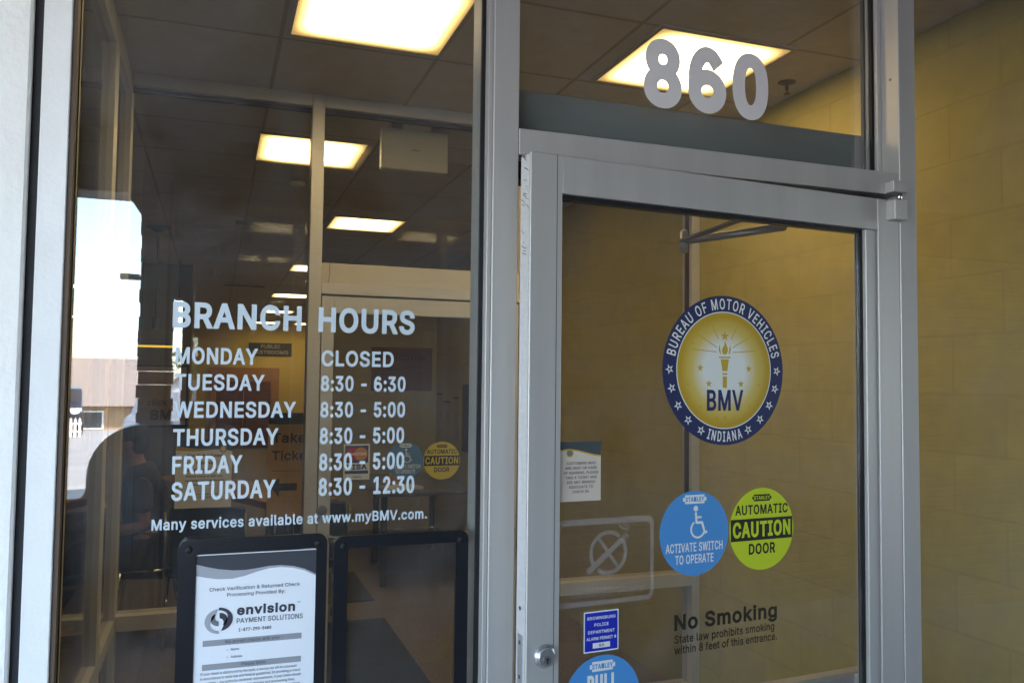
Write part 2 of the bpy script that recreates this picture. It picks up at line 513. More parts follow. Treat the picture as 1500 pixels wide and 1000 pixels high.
    'e': '404|212 -8 177 -5 145 3 117 16 92 35 72 58 56 85 44 116 37 150 34 187 36 224 44 258 55 290 71 317 91 340 115 359 142 373 172 382 205 384 266 374 285 366 303 355 319 341 334 324 347 305 357 282 365 256 370 227 371 194 371 169 75 169 75 221 338 221 310 202 308 226 304 248 298 269 288 286 277 301 263 314 246 323 227 328 205 330 183 328 164 323 146 313 131 301 119 286 109 270 102 251 97 231 96 211 96 178 98 151 102 127 110 106 121 88 135 73 151 61 169 53 190 48 212 46 254 53 285 73 306 105 365 91 358 72 348 55 335 39 320 26 302 14 283 4 261 -3 237 -7',
    'f': '254|228 379 228 327 6 327 6 379|81 0 81 432 82 452 87 470 96 486 107 499 120 510 135 519 187 530 222 527 243 521 227 468 215 472 195 474 178 472 164 468 154 460 147 449 143 435 142 419 142 0',
    'g': '425|207 -151 180 -149 156 -146 134 -140 82 -110 51 -69 101 -41 122 -66 154 -88 207 -97 236 -95 261 -87 282 -75 298 -58 308 -34 311 -6 311 68 306 68 287 41 252 16 236 10 217 6 195 5 165 7 138 14 113 27 90 43 71 65 55 90 43 120 36 154 34 191 36 229 43 263 55 293 71 320 90 342 112 361 138 374 166 382 196 384 218 383 237 379 253 373 288 346 308 319 313 319 313 379 372 379 372 -9 370 -40 363 -67 350 -90 334 -109 314 -124 291 -136 265 -144 237 -149|205 59 227 61 246 66 264 75 278 87 290 103 300 121 307 142 311 166 312 193 311 219 307 242 300 264 291 283 279 299 264 312 247 322 227 328 205 330 182 328 163 322 145 312 130 298 118 282 109 262 102 241 98 218 96 193 98 167 102 144 109 123 118 104 131 88 145 76 163 66 183 61',
    'h': '410|114 227 114 0 53 0 53 509 114 509 114 287 102 287 116 319 132 344 152 362 175 374 200 382 227 384 252 383 275 377 295 369 313 356 328 340 341 321 350 298 355 271 357 240 357 0 296 0 296 235 293 263 286 286 273 304 256 318 235 326 210 329 192 328 176 324 161 317 147 308 136 297 126 283 119 266 115 248',
    'i': '167|53 0 53 379 114 379 114 0|84 443 73 444 63 448 54 455 47 463 43 472 41 483 43 494 47 504 54 512 63 518 73 522 84 524 95 522 105 518 114 512 121 504 125 494 126 483 125 472 121 463 114 455 105 448 95 444',
    'j': '167|53 379 114 379 114 -30 112 -52 108 -72 102 -90 92 -106 80 -119 65 -129 47 -137 27 -141 4 -143 -10 -143 -10 -87 2 -87 18 -85 31 -80 40 -72 47 -61 51 -46 53 -29|83 443 72 444 62 448 53 455 47 463 42 472 41 483 42 494 47 504 53 512 62 518 72 522 83 524 95 522 105 518 114 512 120 504 125 494 126 483 125 472 120 463 114 455 105 448 95 444',
    'k': '381|110 137 110 212 121 212 284 379 360 379 184 199 177 199|53 0 53 509 114 509 114 0|294 0 148 186 191 229 372 0',
    'l': '189|139 -2 112 0 91 8 74 20 62 37 55 59 53 84 53 509 114 509 114 99 120 62 126 57 135 53 146 52 160 53 170 54 181 3 162 -1',
    'm': '610|53 0 53 379 112 379 112 295 108 295 114 314 122 331 132 346 172 376 219 386 245 383 268 375 287 361 303 342 314 320 321 295 312 295 318 312 326 329 337 343 381 375 437 386 458 385 478 380 497 372 514 361 529 346 541 328 550 307 555 283 557 255 557 0 496 0 496 254 493 279 485 298 473 313 456 323 438 329 419 330 402 329 387 326 374 320 345 290 335 247 335 0 274 0 274 260 272 280 265 297 253 311 238 322 220 328 199 330 158 320 145 312 135 302 126 289 119 274 115 257 114 238 114 0',
    'n': '410|114 227 114 0 53 0 53 379 112 379 112 287 102 287 116 319 132 344 152 362 175 374 200 382 227 384 252 383 275 377 295 369 313 356 328 340 341 321 350 298 355 271 357 240 357 0 296 0 296 235 293 263 286 286 273 304 256 318 235 326 210 329 192 328 176 324 161 317 147 308 136 297 126 283 119 266 115 248',
    'o': '415|207 -8 174 -5 144 3 117 16 93 35 72 58 56 85 44 116 37 150 34 187 37 225 44 260 56 291 72 318 93 341 117 360 144 374 174 382 207 384 241 382 271 374 299 360 323 341 343 318 359 291 371 260 379 225 381 187 379 150 371 116 359 85 343 58 323 35 299 16 271 3 241 -5|207 46 231 49 252 55 270 66 285 80 298 97 307 117 314 139 318 163 319 187 318 212 314 236 307 258 298 278 285 296 270 310 252 321 231 328 207 330 184 328 163 321 145 310 130 296 118 278 108 258 102 236 98 212 96 187 98 163 102 139 108 117 118 97 130 80 145 66 163 55 184 49',
    'p': '424|53 -143 53 379 112 379 112 319 118 319 137 346 171 373 188 379 207 383 229 384 259 382 287 374 313 361 335 342 354 320 370 293 381 261 388 227 390 189 388 151 381 116 370 84 355 57 336 34 313 16 288 3 260 -6 229 -8 208 -7 189 -3 173 4 138 31 118 59 114 59 114 -143|220 47 242 49 262 55 279 66 294 80 306 97 316 117 323 139 327 163 328 189 327 215 323 239 316 261 307 281 295 298 280 311 262 322 243 328 220 330 198 328 178 322 161 312 147 299 134 282 125 263 118 241 114 216 113 189 114 162 118 138 125 115 135 95 147 78 162 65 179 55 198 49',
    'q': '424|372 -143 311 -143 311 59 306 59 287 31 252 4 236 -3 217 -7 195 -8 165 -6 137 3 111 16 89 34 70 57 55 84 43 116 36 151 34 189 36 227 43 261 55 293 70 320 89 342 112 361 137 374 165 382 196 384 218 383 237 379 253 373 287 346 307 319 313 319 313 379 372 379|205 47 226 49 246 55 263 65 278 78 290 95 299 115 306 138 310 162 312 189 310 216 306 241 300 263 290 282 278 299 263 312 246 322 227 328 205 330 182 328 162 322 145 311 130 298 118 281 108 261 102 239 98 215 96 189 98 163 102 139 109 117 118 97 130 80 145 66 162 55 182 49',
    'r': '259|53 0 53 379 112 379 112 321 124 339 137 354 152 367 171 377 191 383 213 385 229 384 243 384 243 322 230 324 207 326 190 324 174 321 159 315 146 306 135 296 126 284 119 269 115 254 114 237 114 0',
    's': '365|182 -8 157 -7 133 -3 112 3 93 12 76 24 62 38 50 54 41 73 36 94 94 107 101 87 111 72 124 60 141 52 160 47 181 45 206 47 227 53 244 62 258 74 265 88 268 103 266 115 262 126 254 136 243 144 229 150 212 155 149 170 118 180 92 192 72 208 58 227 50 249 47 274 49 295 55 314 65 332 79 347 95 360 115 370 137 378 161 383 187 384 212 383 234 379 254 372 271 363 286 352 299 339 324 290 268 277 262 291 254 304 243 316 228 325 210 331 187 333 166 331 147 326 131 317 119 305 111 292 109 277 110 264 115 253 124 243 172 223 229 209 261 200 287 187 306 171 320 153 328 131 331 107 329 85 323 65 312 47 298 31 281 18 260 6 236 -2 210 -7',
    't': '227|204 379 204 327 6 327 6 379|65 471 126 471 126 98 127 83 130 70 136 61 144 55 156 51 170 50 185 51 202 54 213 2 192 -3 168 -4 138 -1 113 7 92 21 77 41 68 64 65 93',
    'u': '410|182 -5 158 -3 135 2 115 11 97 23 82 39 69 59 60 82 54 109 53 139 53 379 114 379 114 144 116 117 124 94 137 75 154 61 175 53 200 50 218 51 234 55 249 62 263 71 274 83 283 97 290 113 295 132 296 153 296 379 357 379 357 0 298 0 298 92 307 92 294 60 277 35 257 17 234 5 209 -3',
    'v': '389|163 0 17 379 84 379 165 155 187 87 206 21 184 21 203 87 224 155 305 379 371 379 226 0',
    'w': '567|138 0 23 379 87 379 133 214 154 137 175 41 165 41 186 135 206 214 252 379 316 379 362 214 382 136 402 41 391 41 413 135 434 214 480 379 545 379 429 0 368 0 319 172 305 225 291 280 277 338 291 338 277 280 263 225 248 172 199 0',
    'x': '379|21 0 171 218 171 171 29 379 100 379 147 306 179 253 207 206 175 206 202 253 233 306 282 379 352 379 209 169 209 214 358 0 287 0 231 85 200 136 173 182 205 182 178 136 148 85 91 0',
    'y': '389|47 -139 61 -86 71 -87 104 -89 130 -74 151 -36 163 -1 17 379 84 379 165 155 187 87 206 21 184 21 202 87 224 155 305 379 371 379 204 -58 177 -107 139 -136 91 -145 65 -143',
    'z': '380|42 0 42 46 254 320 48 323 48 379 333 379 333 331 126 60 126 56 339 56 339 0',
    '0': '453|227 -7 191 -3 158 7 130 24 105 48 85 77 69 113 57 155 50 202 48 254 50 306 57 353 69 395 85 431 106 461 130 484 159 502 191 512 227 516 262 512 295 502 323 484 348 461 368 431 384 395 396 353 403 306 405 254 403 202 396 155 384 113 368 77 348 48 323 24 295 7 263 -3|227 50 250 52 271 60 290 74 306 92 320 116 330 144 338 176 342 213 344 254 342 295 338 332 330 365 320 393 306 416 290 435 271 449 250 457 227 460 203 457 182 449 163 435 147 416 134 393 123 365 115 332 111 295 109 254 111 213 115 176 123 144 134 116 147 92 163 74 182 60 203 52',
    '1': '453|76 0 76 55 391 55 391 0|276 509 276 0 212 0 212 448 86 358 86 427 198 509',
    '2': '453|64 0 64 47 234 229 282 282 311 327 320 371 319 389 315 405 308 419 298 431 287 441 273 449 224 460 205 458 188 454 172 447 159 438 148 427 139 413 132 398 128 381 127 362 66 362 68 391 75 418 86 442 102 464 121 482 143 496 168 507 196 513 225 516 254 513 281 507 306 497 328 482 346 465 361 445 372 423 379 398 381 372 371 318 336 259 267 180 153 60 389 57 389 0',
    '3': '453|218 -7 188 -5 159 1 133 10 108 22 88 38 70 57 57 79 48 104 44 132 109 132 112 115 118 100 126 87 137 76 150 66 165 59 219 50 275 61 291 69 304 80 315 93 323 108 328 125 329 145 328 163 323 180 316 196 306 211 292 223 275 234 254 241 229 246 201 248 157 248 157 299 288 448 288 452 70 452 70 509 372 509 372 461 211 278 211 289 247 290 279 286 308 276 333 262 354 244 371 222 383 198 391 173 393 145 390 116 383 90 370 66 354 45 333 27 309 12 281 2 251 -5',
    '4': '453|40 105 40 158 247 509 311 509 109 166 413 163 413 105|282 0 282 121 282 146 282 318 343 318 343 0',
    '5': '453|221 -7 192 -5 165 1 140 11 118 25 99 41 83 60 71 82 63 105 60 130 122 130 125 115 130 102 138 89 173 60 221 50 241 51 259 56 276 64 291 75 304 89 314 104 322 122 326 141 328 162 326 183 321 203 314 221 303 237 290 251 275 262 257 270 238 275 218 277 167 268 128 246 67 253 96 509 366 509 366 452 151 452 134 301 178 325 229 334 252 332 274 328 294 321 313 311 330 299 345 285 358 269 370 251 379 231 386 210 390 187 391 163 388 132 381 102 369 76 352 52 332 32 309 15 282 3 253 -4',
    '6': '453|226 -7 196 -4 168 3 142 15 119 31 100 51 84 74 73 101 66 130 64 162 65 187 71 212 80 239 137 340 252 509 322 509 151 261 145 261 165 288 196 307 235 314 265 312 291 305 316 295 337 280 355 262 370 240 380 215 387 187 389 157 387 127 379 98 368 73 352 50 333 30 310 14 284 3 257 -4|226 48 245 50 263 55 279 63 293 73 304 86 314 101 322 119 326 137 327 157 326 178 322 196 314 213 304 228 293 241 279 251 263 259 245 264 226 265 207 264 190 259 174 252 160 241 148 229 138 214 131 197 126 179 125 158 126 138 131 119 138 102 148 86 160 73 174 63 190 55 207 50',
    '7': '453|97 0 323 448 323 452 62 452 62 509 391 509 391 449 165 0',
    '8': '453|226 -7 193 -5 163 1 136 11 111 25 91 42 74 62 62 84 54 109 52 135 53 156 58 176 65 195 75 212 87 228 101 241 117 252 134 260 153 265 129 276 109 289 93 308 80 330 73 354 70 380 73 405 79 429 90 450 106 469 124 485 146 498 170 508 197 514 226 516 255 514 282 508 306 498 328 485 346 469 361 450 373 429 379 405 382 380 379 354 372 330 359 308 343 289 323 276 300 267 319 260 335 252 351 241 365 228 377 212 387 195 395 176 399 156 401 135 398 109 391 84 378 62 362 42 341 25 317 11 289 1 259 -5|226 49 248 50 267 54 285 60 300 69 313 79 323 91 331 106 335 121 337 139 335 157 330 173 322 189 312 202 298 213 283 223 265 230 247 234 226 235 206 234 187 230 169 223 154 213 140 202 130 189 122 173 117 157 115 139 117 121 121 106 129 91 139 79 152 69 167 60 185 54 205 50|226 290 274 300 287 308 298 318 307 330 314 344 318 359 319 376 318 392 314 407 308 420 299 432 288 442 275 449 226 460 177 449 164 442 153 432 145 420 138 407 134 392 133 376 134 359 138 344 145 330 154 318 165 308 178 300',
    '9': '453|226 516 256 513 285 506 310 494 333 478 352 458 368 434 380 408 387 378 389 347 387 322 382 296 373 270 315 168 200 0 130 0 301 248 307 248 287 221 257 202 218 195 188 197 161 203 137 214 116 229 98 247 83 269 72 294 66 321 64 352 66 382 73 411 85 436 101 459 120 479 143 494 168 506 196 513|226 460 207 459 190 454 174 446 160 435 148 423 138 407 131 390 127 372 125 352 127 331 131 313 138 295 148 280 160 268 174 257 190 250 207 245 226 243 245 245 263 249 279 257 293 267 305 280 314 295 322 312 326 330 327 350 326 371 322 390 314 407 305 422 293 435 279 446 263 454 245 459',
    ':': '188|95 -4 83 -3 73 1 63 9 55 18 51 29 50 41 51 53 55 64 63 73 73 81 83 85 95 87 107 85 118 81 128 73 135 64 140 53 141 41 140 29 135 18 128 9 118 1 107 -3|95 271 83 272 73 277 63 284 55 294 51 304 50 316 51 328 55 339 63 349 73 356 83 360 95 362 107 360 118 356 128 349 135 339 140 328 141 316 140 304 135 294 128 284 118 277 107 272',
    '-': '453|337 244 337 188 114 188 114 244',
    '.': '188|95 -4 83 -3 73 1 63 9 55 18 51 29 50 41 51 53 55 64 63 73 73 81 83 85 95 87 107 85 118 81 128 73 135 64 140 53 141 41 140 29 135 18 128 9 118 1 107 -3',
    ',': '188|38 -119 68 71 137 71 84 -119',
    '&': '448|197 -7 165 -5 136 1 110 12 88 26 69 42 54 62 43 84 36 108 34 133 36 154 40 173 47 189 85 235 140 279 216 335 237 352 255 375 262 405 260 420 255 434 245 445 233 454 219 459 201 461 168 453 145 431 137 399 145 363 169 327 204 284 438 0 364 0 171 231 121 293 87 344 81 361 77 379 75 398 77 420 82 440 91 458 102 474 117 488 134 499 154 507 176 512 200 513 224 512 246 507 266 499 283 488 297 475 308 459 317 442 322 424 324 404 315 362 291 325 256 293 154 217 110 174 103 161 98 146 97 131 98 115 102 101 109 87 118 76 130 66 143 57 158 51 175 48 193 46 213 48 232 52 251 59 301 95 315 112 327 131 336 151 343 174 348 198 349 224 408 224 406 194 403 167 397 144 371 92 345 62 333 47 315 30 294 17 271 7 246 -1 221 -5',
    '#': '440|242 0 326 509 377 509 294 0|10 140 19 192 400 192 391 140|64 0 147 509 198 509 115 0|40 316 49 368 429 368 421 316',
    "'": '206|78 318 70 509 136 509 128 318',
    '$': '447|202 -74 202 583 244 583 244 -74|224 -9 188 -7 156 -1 128 9 102 23 81 40 64 60 51 83 42 109 38 137 104 137 108 118 114 102 123 88 136 76 150 66 166 59 224 49 246 50 267 54 286 60 303 69 317 79 329 92 338 106 344 122 346 139 344 154 340 168 332 179 296 205 245 222 184 239 145 253 112 269 86 289 67 313 56 341 52 372 54 400 62 425 75 448 92 468 113 484 138 498 165 508 195 514 227 516 259 514 289 508 316 498 340 484 360 468 377 449 390 427 398 403 401 378 337 378 332 402 320 421 302 437 280 449 254 456 225 459 204 457 185 454 167 448 152 440 139 430 129 418 121 405 117 391 115 376 117 359 122 345 131 334 169 308 212 293 264 279 312 264 359 238 395 198 402 180 407 161 408 139 406 112 399 87 386 64 370 43 349 25 323 11 294 0 261 -7',
}
CAP = None
FONT = {}
for ch, s in GLYPHS.items():
    parts = s.split('|')
    cs = []
    for q in parts[1:]:
        v = [int(t) for t in q.split()]
        cs.append([(v[i] / 1000, v[i + 1] / 1000) for i in range(0, len(v), 2)])
    FONT[ch] = (int(parts[0]) / 1000, cs)
_h = [p[1] for c in FONT['H'][1] for p in c]
CAP0, BASE0 = max(_h), min(_h)
FONT[' '] = (0.19, [])
# a rounder six with a hooked top, drawn as a band as thick as the other skeletons
_c = [(.224 + .150 * math.cos(RAD(t)), .262 + .217 * math.sin(RAD(t))) for t in range(44, 181, 8)]
_c += [(.073, .20)] + [(.224 + .151 * math.cos(RAD(t)), .155 + .124 * math.sin(RAD(t))) for t in range(180, 541, 10)]
_l, _r = [], []
for i_ in range(len(_c)):
    a_, b_ = _c[max(0, i_ - 1)], _c[min(len(_c) - 1, i_ + 1)]
    dx_, dy_ = b_[0] - a_[0], b_[1] - a_[1]
    q_ = math.hypot(dx_, dy_) / .0315
    _l.append((_c[i_][0] - dy_ / q_, _c[i_][1] + dx_ / q_))
    _r.append((_c[i_][0] + dy_ / q_, _c[i_][1] - dx_ / q_))
FONT['6'] = (FONT['6'][0], [_l + _r[::-1]])
_cache = {}


def fat(contours, r, sx):
    """Union of strokes of radius r along every contour, mitred at corners; sx squeezes the letter first."""
    polys = []
    for c in contours:
        c = [(x * sx, y) for x, y in c]
        n = len(c)
        if n < 2:
            continue
        nr = []
        for i in range(n):
            a, b = c[i], c[(i + 1) % n]
            dx, dy = b[0] - a[0], b[1] - a[1]
            l = math.hypot(dx, dy) or 1e-9
            nx, ny = -dy / l * r, dx / l * r
            nr.append((nx, ny))
            polys.append([(a[0] + nx, a[1] + ny), (a[0] - nx, a[1] - ny), (b[0] - nx, b[1] - ny), (b[0] + nx, b[1] + ny)])
        for i in range(n):
            n1, n2 = nr[i - 1], nr[i]
            v = c[i]
            k = (n1[0] * n2[0] + n1[1] * n2[1]) / (r * r)
            if k > 0.9995:
                continue
            cr = n1[0] * n2[1] - n1[1] * n2[0]
            sg = -1 if cr > 0 else 1        # outer side
            A = (v[0] + sg * n1[0], v[1] + sg * n1[1])
            B = (v[0] + sg * n2[0], v[1] + sg * n2[1])
            if 1 + k > 0.25:
                M = (v[0] + sg * (n1[0] + n2[0]) / (1 + k), v[1] + sg * (n1[1] + n2[1]) / (1 + k))
                pl = [v, A, M, B]
            else:
                pl = [v, A, B]
            polys.append(pl if sg < 0 else pl[::-1])
    if not polys:
        return [], []
    vs_, fs = [], []
    for p in polys:
        ar = sum(p[i][0] * p[(i + 1) % len(p)][1] - p[(i + 1) % len(p)][0] * p[i][1] for i in range(len(p)))
        if abs(ar) < 1e-9:
            continue
        if ar < 0:
            p = p[::-1]
        b = len(vs_)
        vs_ += [Vector(q) for q in p]
        fs.append(list(range(b, b + len(p))))
    es, segs = [], []
    for c in contours:
        c = [(x * sx, y) for x, y in c]
        b = len(vs_)
        vs_ += [Vector(q) for q in c]
        for i in range(len(c)):
            es.append((b + i, b + (i + 1) % len(c)))
            segs.append((c[i], c[(i + 1) % len(c)]))

    def wind(x, y):
        k = 0
        for (ax, ay), (bx, by) in segs:
            if (ay <= y) != (by <= y):
                t = ax + (y - ay) / (by - ay) * (bx - ax)
                if t > x:
                    k += 1 if by > ay else -1
        return k
    r_ = geometry.delaunay_2d_cdt(vs_, es, fs, 0, 1e-5)
    V_ = r_[0]
    out = []
    for f, src in zip(r_[2], r_[5]):
        if src or wind(sum(V_[i].x for i in f) / len(f), sum(V_[i].y for i in f) / len(f)):
            out.append(tuple(f))
    return [(v.x, v.y) for v in V_], out


def weight(r):
    return max(0.003, (r - 0.012) * 0.74)


def glyph(ch, r, sx):
    key = (ch, round(r, 4), round(sx, 3))
    if key not in _cache:
        _cache[key] = fat(FONT[ch][1], r, sx)
    return _cache[key]


def layout(text, r, sx, track=0.0):
    """[(char, x)] and total width, in units of the letter size; ink starts at 0."""
    x, out = 0.0, []
    for ch in text:
        out.append((ch, x))
        x += FONT[ch][0] * sx + 2 * r * 0.8 + track
    # real ink extent
    lo, hi = 1e9, -1e9
    for ch, px in out:
        for c in FONT[ch][1]:
            for p in c:
                lo = min(lo, px + p[0] * sx - r)
                hi = max(hi, px + p[0] * sx + r)
    return [(c, p - lo) for c, p in out], hi - lo


def write(mb, text, x0, x1, z, cap, r=0.05, to=None, mi=0, y=0.0, track=0.0):
    """Fit text between x0 and x1 with its baseline at z and capitals cap high; r is stroke weight per letter size.
    to(x, z) -> world point.  x1=None keeps natural width; returns the width used."""
    r = weight(r)
    sz = cap / (CAP0 - BASE0 + 2 * r)
    if x1 is None:
        sx = 1.0
    else:
        lo, hi = 0.2, 3.0
        want = (x1 - x0) / sz
        for _ in range(30):
            sx = (lo + hi) / 2
            if layout(text, r, sx, track)[1] > want:
                hi = sx
            else:
                lo = sx
    lay, wd = layout(text, r, sx, track)
    for ch, px in lay:
        vs_, fs = glyph(ch, r, sx)
        if vs_:
            mb.tris([to(x0 + (px + a) * sz, z + (b - BASE0 + r) * sz) for a, b in vs_], fs, mi)
    return wd * sz


def centred(mb, text, xc, z, cap, width=None, r=0.05, to=None, mi=0):
    if width is None:
        sz = cap / (CAP0 - BASE0 + 2 * weight(r))
        width = layout(text, weight(r), 1.0)[1] * sz
    write(mb, text, xc - width / 2, xc + width / 2, z, cap, r, to, mi)


def arc_text(mb, text, cx, cz, rad, cap, a0, a1, r=0.05, to=None, mi=0, inside=False):
    """Letters along a circle from angle a0 to a1 (degrees, measured clockwise from the top); inside=True reads along the bottom."""
    r = weight(r)
    sz = cap / (CAP0 - BASE0 + 2 * r)
    arclen = abs(RAD(a1 - a0)) * rad / sz
    lo, hi = 0.2, 2.0
    for _ in range(30):
        sx = (lo + hi) / 2
        if layout(text, r, sx, 0.03)[1] > arclen:
            hi = sx
        else:
            lo = sx
    lay, wd = layout(text, r, sx, 0.03)
    for ch, px in lay:
        vs_, fs = glyph(ch, r, sx)
        if not vs_:
            continue
        mid = (min(v[0] for v in vs_) + max(v[0] for v in vs_)) / 2
        t = (px + mid) / wd
        a = RAD(a0 + (a1 - a0) * t)
        if not inside:
            ex, ez = (math.cos(a), -math.sin(a)), (math.sin(a), math.cos(a))
            rr = rad
        else:
            ex, ez = (-math.cos(a), math.sin(a)), (-math.sin(a), -math.cos(a))
            rr = rad + cap
        ox, oz = cx + math.sin(a) * rr, cz + math.cos(a) * rr
        pts = []
        for p, q in vs_:
            lx, lz = (p - mid) * sz, (q - BASE0 + r) * sz
            pts.append(to(ox + ex[0] * lx + ez[0] * lz, oz + ex[1] * lx + ez[1] * lz))
        mb.tris(pts, fs, mi)


def ring(mb, cx, cz, r0, r1, to, mi=0, n=72, a0=0, a1=360):
    k = max(3, int(n * (a1 - a0) / 360))
    P = []
    for i in range(k + 1):
        a = RAD(a0 + (a1 - a0) * i / k)
        P.append((math.sin(a), math.cos(a)))
    for (s, c), (s2, c2) in zip(P, P[1:]):
        if r0 <= 0:
            mb.tris([to(cx, cz), to(cx + s * r1, cz + c * r1), to(cx + s2 * r1, cz + c2 * r1)], [(0, 1, 2)], mi)
        else:
            mb.tris([to(cx + s * r0, cz + c * r0), to(cx + s * r1, cz + c * r1), to(cx + s2 * r1, cz + c2 * r1), to(cx + s2 * r0, cz + c2 * r0)], [(0, 1, 2, 3)], mi)


def star(mb, cx, cz, r, to, mi=0, rot=0.0, inner=0.4, hollow=0.0):
    P, Q = [], []
    for i in range(10):
        a = RAD(36 * i + rot)
        k = r if i % 2 == 0 else r * inner
        P.append((cx + math.sin(a) * k, cz + math.cos(a) * k))
        Q.append((cx + math.sin(a) * k * hollow, cz + math.cos(a) * k * hollow))
    if hollow:
        mb.tris([to(*p) for p in P + Q], [(i, (i + 1) % 10, 10 + (i + 1) % 10, 10 + i) for i in range(10)], mi)
    else:
        mb.tris([to(*p) for p in P] + [to(cx, cz)], [(i, (i + 1) % 10, 10) for i in range(10)], mi)


def quad(mb, x0, x1, z0, z1, to, mi=0, cr=0.0):
    if not cr:
        mb.tris([to(x0, z0), to(x1, z0), to(x1, z1), to(x0, z1)], [(0, 1, 2, 3)], mi)
        return
    pts = round_rect(x0, x1, z0, z1, cr)
    mb.tris([to(*p) for p in pts] + [to((x0 + x1) / 2, (z0 + z1) / 2)], [(i, (i + 1) % len(pts), len(pts)) for i in range(len(pts))], mi)


def round_rect(x0, x1, z0, z1, cr, n=6):
    pts = []
    for cx, cz, a0 in ((x1 - cr, z1 - cr, 0), (x1 - cr, z0 + cr, 90), (x0 + cr, z0 + cr, 180), (x0 + cr, z1 - cr, 270)):
        for i in range(n + 1):
            a = RAD(a0 + 90 * i / n)
            pts.append((cx + math.sin(a) * cr, cz + math.cos(a) * cr))
    return pts


def stroke(mb, pts, wd, to, mi=0):
    """Thin polyline band in the sign's plane."""
    vs_, fs = fat_open(pts, wd / 2)
    mb.tris([to(*p) for p in vs_], fs, mi)


def fat_open(pts, r):
    polys = []
    for a, b in zip(pts, pts[1:]):
        dx, dz = b[0] - a[0], b[1] - a[1]
        l = math.hypot(dx, dz) or 1e-9
        nx, nz = -dz / l * r, dx / l * r
        polys.append([(a[0] - nx, a[1] - nz), (b[0] - nx, b[1] - nz), (b[0] + nx, b[1] + nz), (a[0] + nx, a[1] + nz)])
    for p in pts[1:-1]:
        polys.append([(p[0] + r * math.cos(t * math.pi / 4), p[1] + r * math.sin(t * math.pi / 4)) for t in range(8)])
    vs_, fs = [], []
    for p in polys:
        b = len(vs_)
        vs_ += [Vector(q) for q in p]
        fs.append(list(range(b, b + len(p))))
    q = geometry.delaunay_2d_cdt(vs_, [], fs, 1, 1e-6)
    return [(v.x, v.y) for v in q[0]], [tuple(f) for f, src in zip(q[2], q[5]) if src]


def on_y(y):
    return lambda x, z: Vector((x, y, z))

# ------------------------------------------------------------------ surfaces
ALU = mat('anodized aluminium', (0.51, 0.50, 0.495), rough=0.42, metal=0.35, var=0.05, scale=3, bump=0.02, bscale=180, stretch=(6, 6, 0.25))
ALU2 = mat('interior aluminium', (0.66, 0.65, 0.64), rough=0.45, metal=0.25, var=0.06, scale=4)
GASK = flat('black rubber gasket', (0.012, 0.012, 0.015), 0.5)
WORN = mat('scuffed aluminium edge', (0.66, 0.66, 0.68), rough=0.45, metal=0.2, var=0.06, scale=30, stretch=(1, 1, 3.5))
CHROME = flat('polished steel', (0.72, 0.72, 0.72), 0.18)
CHROME.node_tree.nodes['Principled BSDF'].inputs['Metallic'].default_value = 0.95
GLASS = glass_mat('storefront glass', 0.12, dust_veil=0.024)
GLASSW = glass_mat('hazy window glass', 0.12, tint=(0.93, 0.955, 0.96), dust_veil=0.022)  # diffuse mix paints the milky sky veil on the left window
GLASS2 = glass_mat('vestibule glass', 0.05, tint=(0.95, 0.95, 0.93), dust_veil=0.008)
WHITEWALL = mat('white painted stucco', (0.86, 0.86, 0.86), rough=0.8, var=0.05, scale=5, bump=0.25, bscale=70)
WHITEFRAME = mat('white painted jamb', (0.84, 0.85, 0.87), rough=0.6, var=0.05, scale=6, bump=0.12, bscale=120)
SEAL = mat('dark joint sealant', (0.03, 0.03, 0.035), rough=0.8, var=0.2)
BLOCK = brick_mat('painted block', (0.49, 0.408, 0.125), (0.465, 0.387, 0.118), (0.445, 0.368, 0.112), 0.406, 0.203, 0.006, 'YZ', bump=0.2, vary=0.2)
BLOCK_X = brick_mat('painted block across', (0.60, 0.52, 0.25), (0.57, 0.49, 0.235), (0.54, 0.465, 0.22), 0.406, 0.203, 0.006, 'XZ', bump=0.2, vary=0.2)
OLIVE = mat('olive wall paint', (0.34, 0.29, 0.09), rough=0.8, var=0.05, scale=2)
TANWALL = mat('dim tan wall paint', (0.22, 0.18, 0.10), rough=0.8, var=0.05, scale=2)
YELLOW = mat('yellow wall paint', (0.66, 0.52, 0.11), rough=0.8, var=0.05, scale=2)
CARPET = mat('beige brown floor', (0.25, 0.21, 0.17), rough=0.9, var=0.25, scale=60, bump=0.2, bscale=300)
MATC = mat('blue grey entrance mat', (0.055, 0.065, 0.09), rough=0.95, var=0.25, scale=120, bump=0.4, bscale=500)
CEIL = brick_mat('ceiling tile', (0.62, 0.56, 0.48), (0.58, 0.53, 0.45), (0.42, 0.36, 0.28), 0.61, 0.61, 0.010, 'XY', bump=0.25, vary=0.25)
for n_ in CEIL.node_tree.nodes:
    if n_.type == 'TEX_BRICK':
        n_.offset = 0.0
BLACKP = mat('black plastic', (0.012, 0.013, 0.018), rough=0.3, var=0.2)
BLACKF = mat('black upholstery', (0.014, 0.013, 0.014), rough=0.75, var=0.2, scale=40)
PAPER = mat('white paper', (0.80, 0.83, 0.90), rough=0.75, var=0.02, scale=4)
INK = flat('dark ink', (0.05, 0.05, 0.07), 0.7)
GREYINK = flat('grey ink', (0.36, 0.37, 0.42), 0.7)
MIDINK = flat('mid grey ink', (0.16, 0.165, 0.20), 0.7)
VINYL = flat('white vinyl', (0.56, 0.65, 0.73), 0.55)
VINYL8 = flat('pale grey vinyl', (0.74, 0.73, 0.76), 0.5)
NAVY = flat('navy print', (0.020, 0.028, 0.10), 0.5)
GOLD = flat('gold print', (0.50, 0.34, 0.035), 0.5)
PALE = flat('pale print', (0.74, 0.76, 0.76), 0.5)
BLUE = flat('sky blue print', (0.07, 0.27, 0.62), 0.5)
LIME = flat('lime yellow print', (0.52, 0.62, 0.02), 0.5)
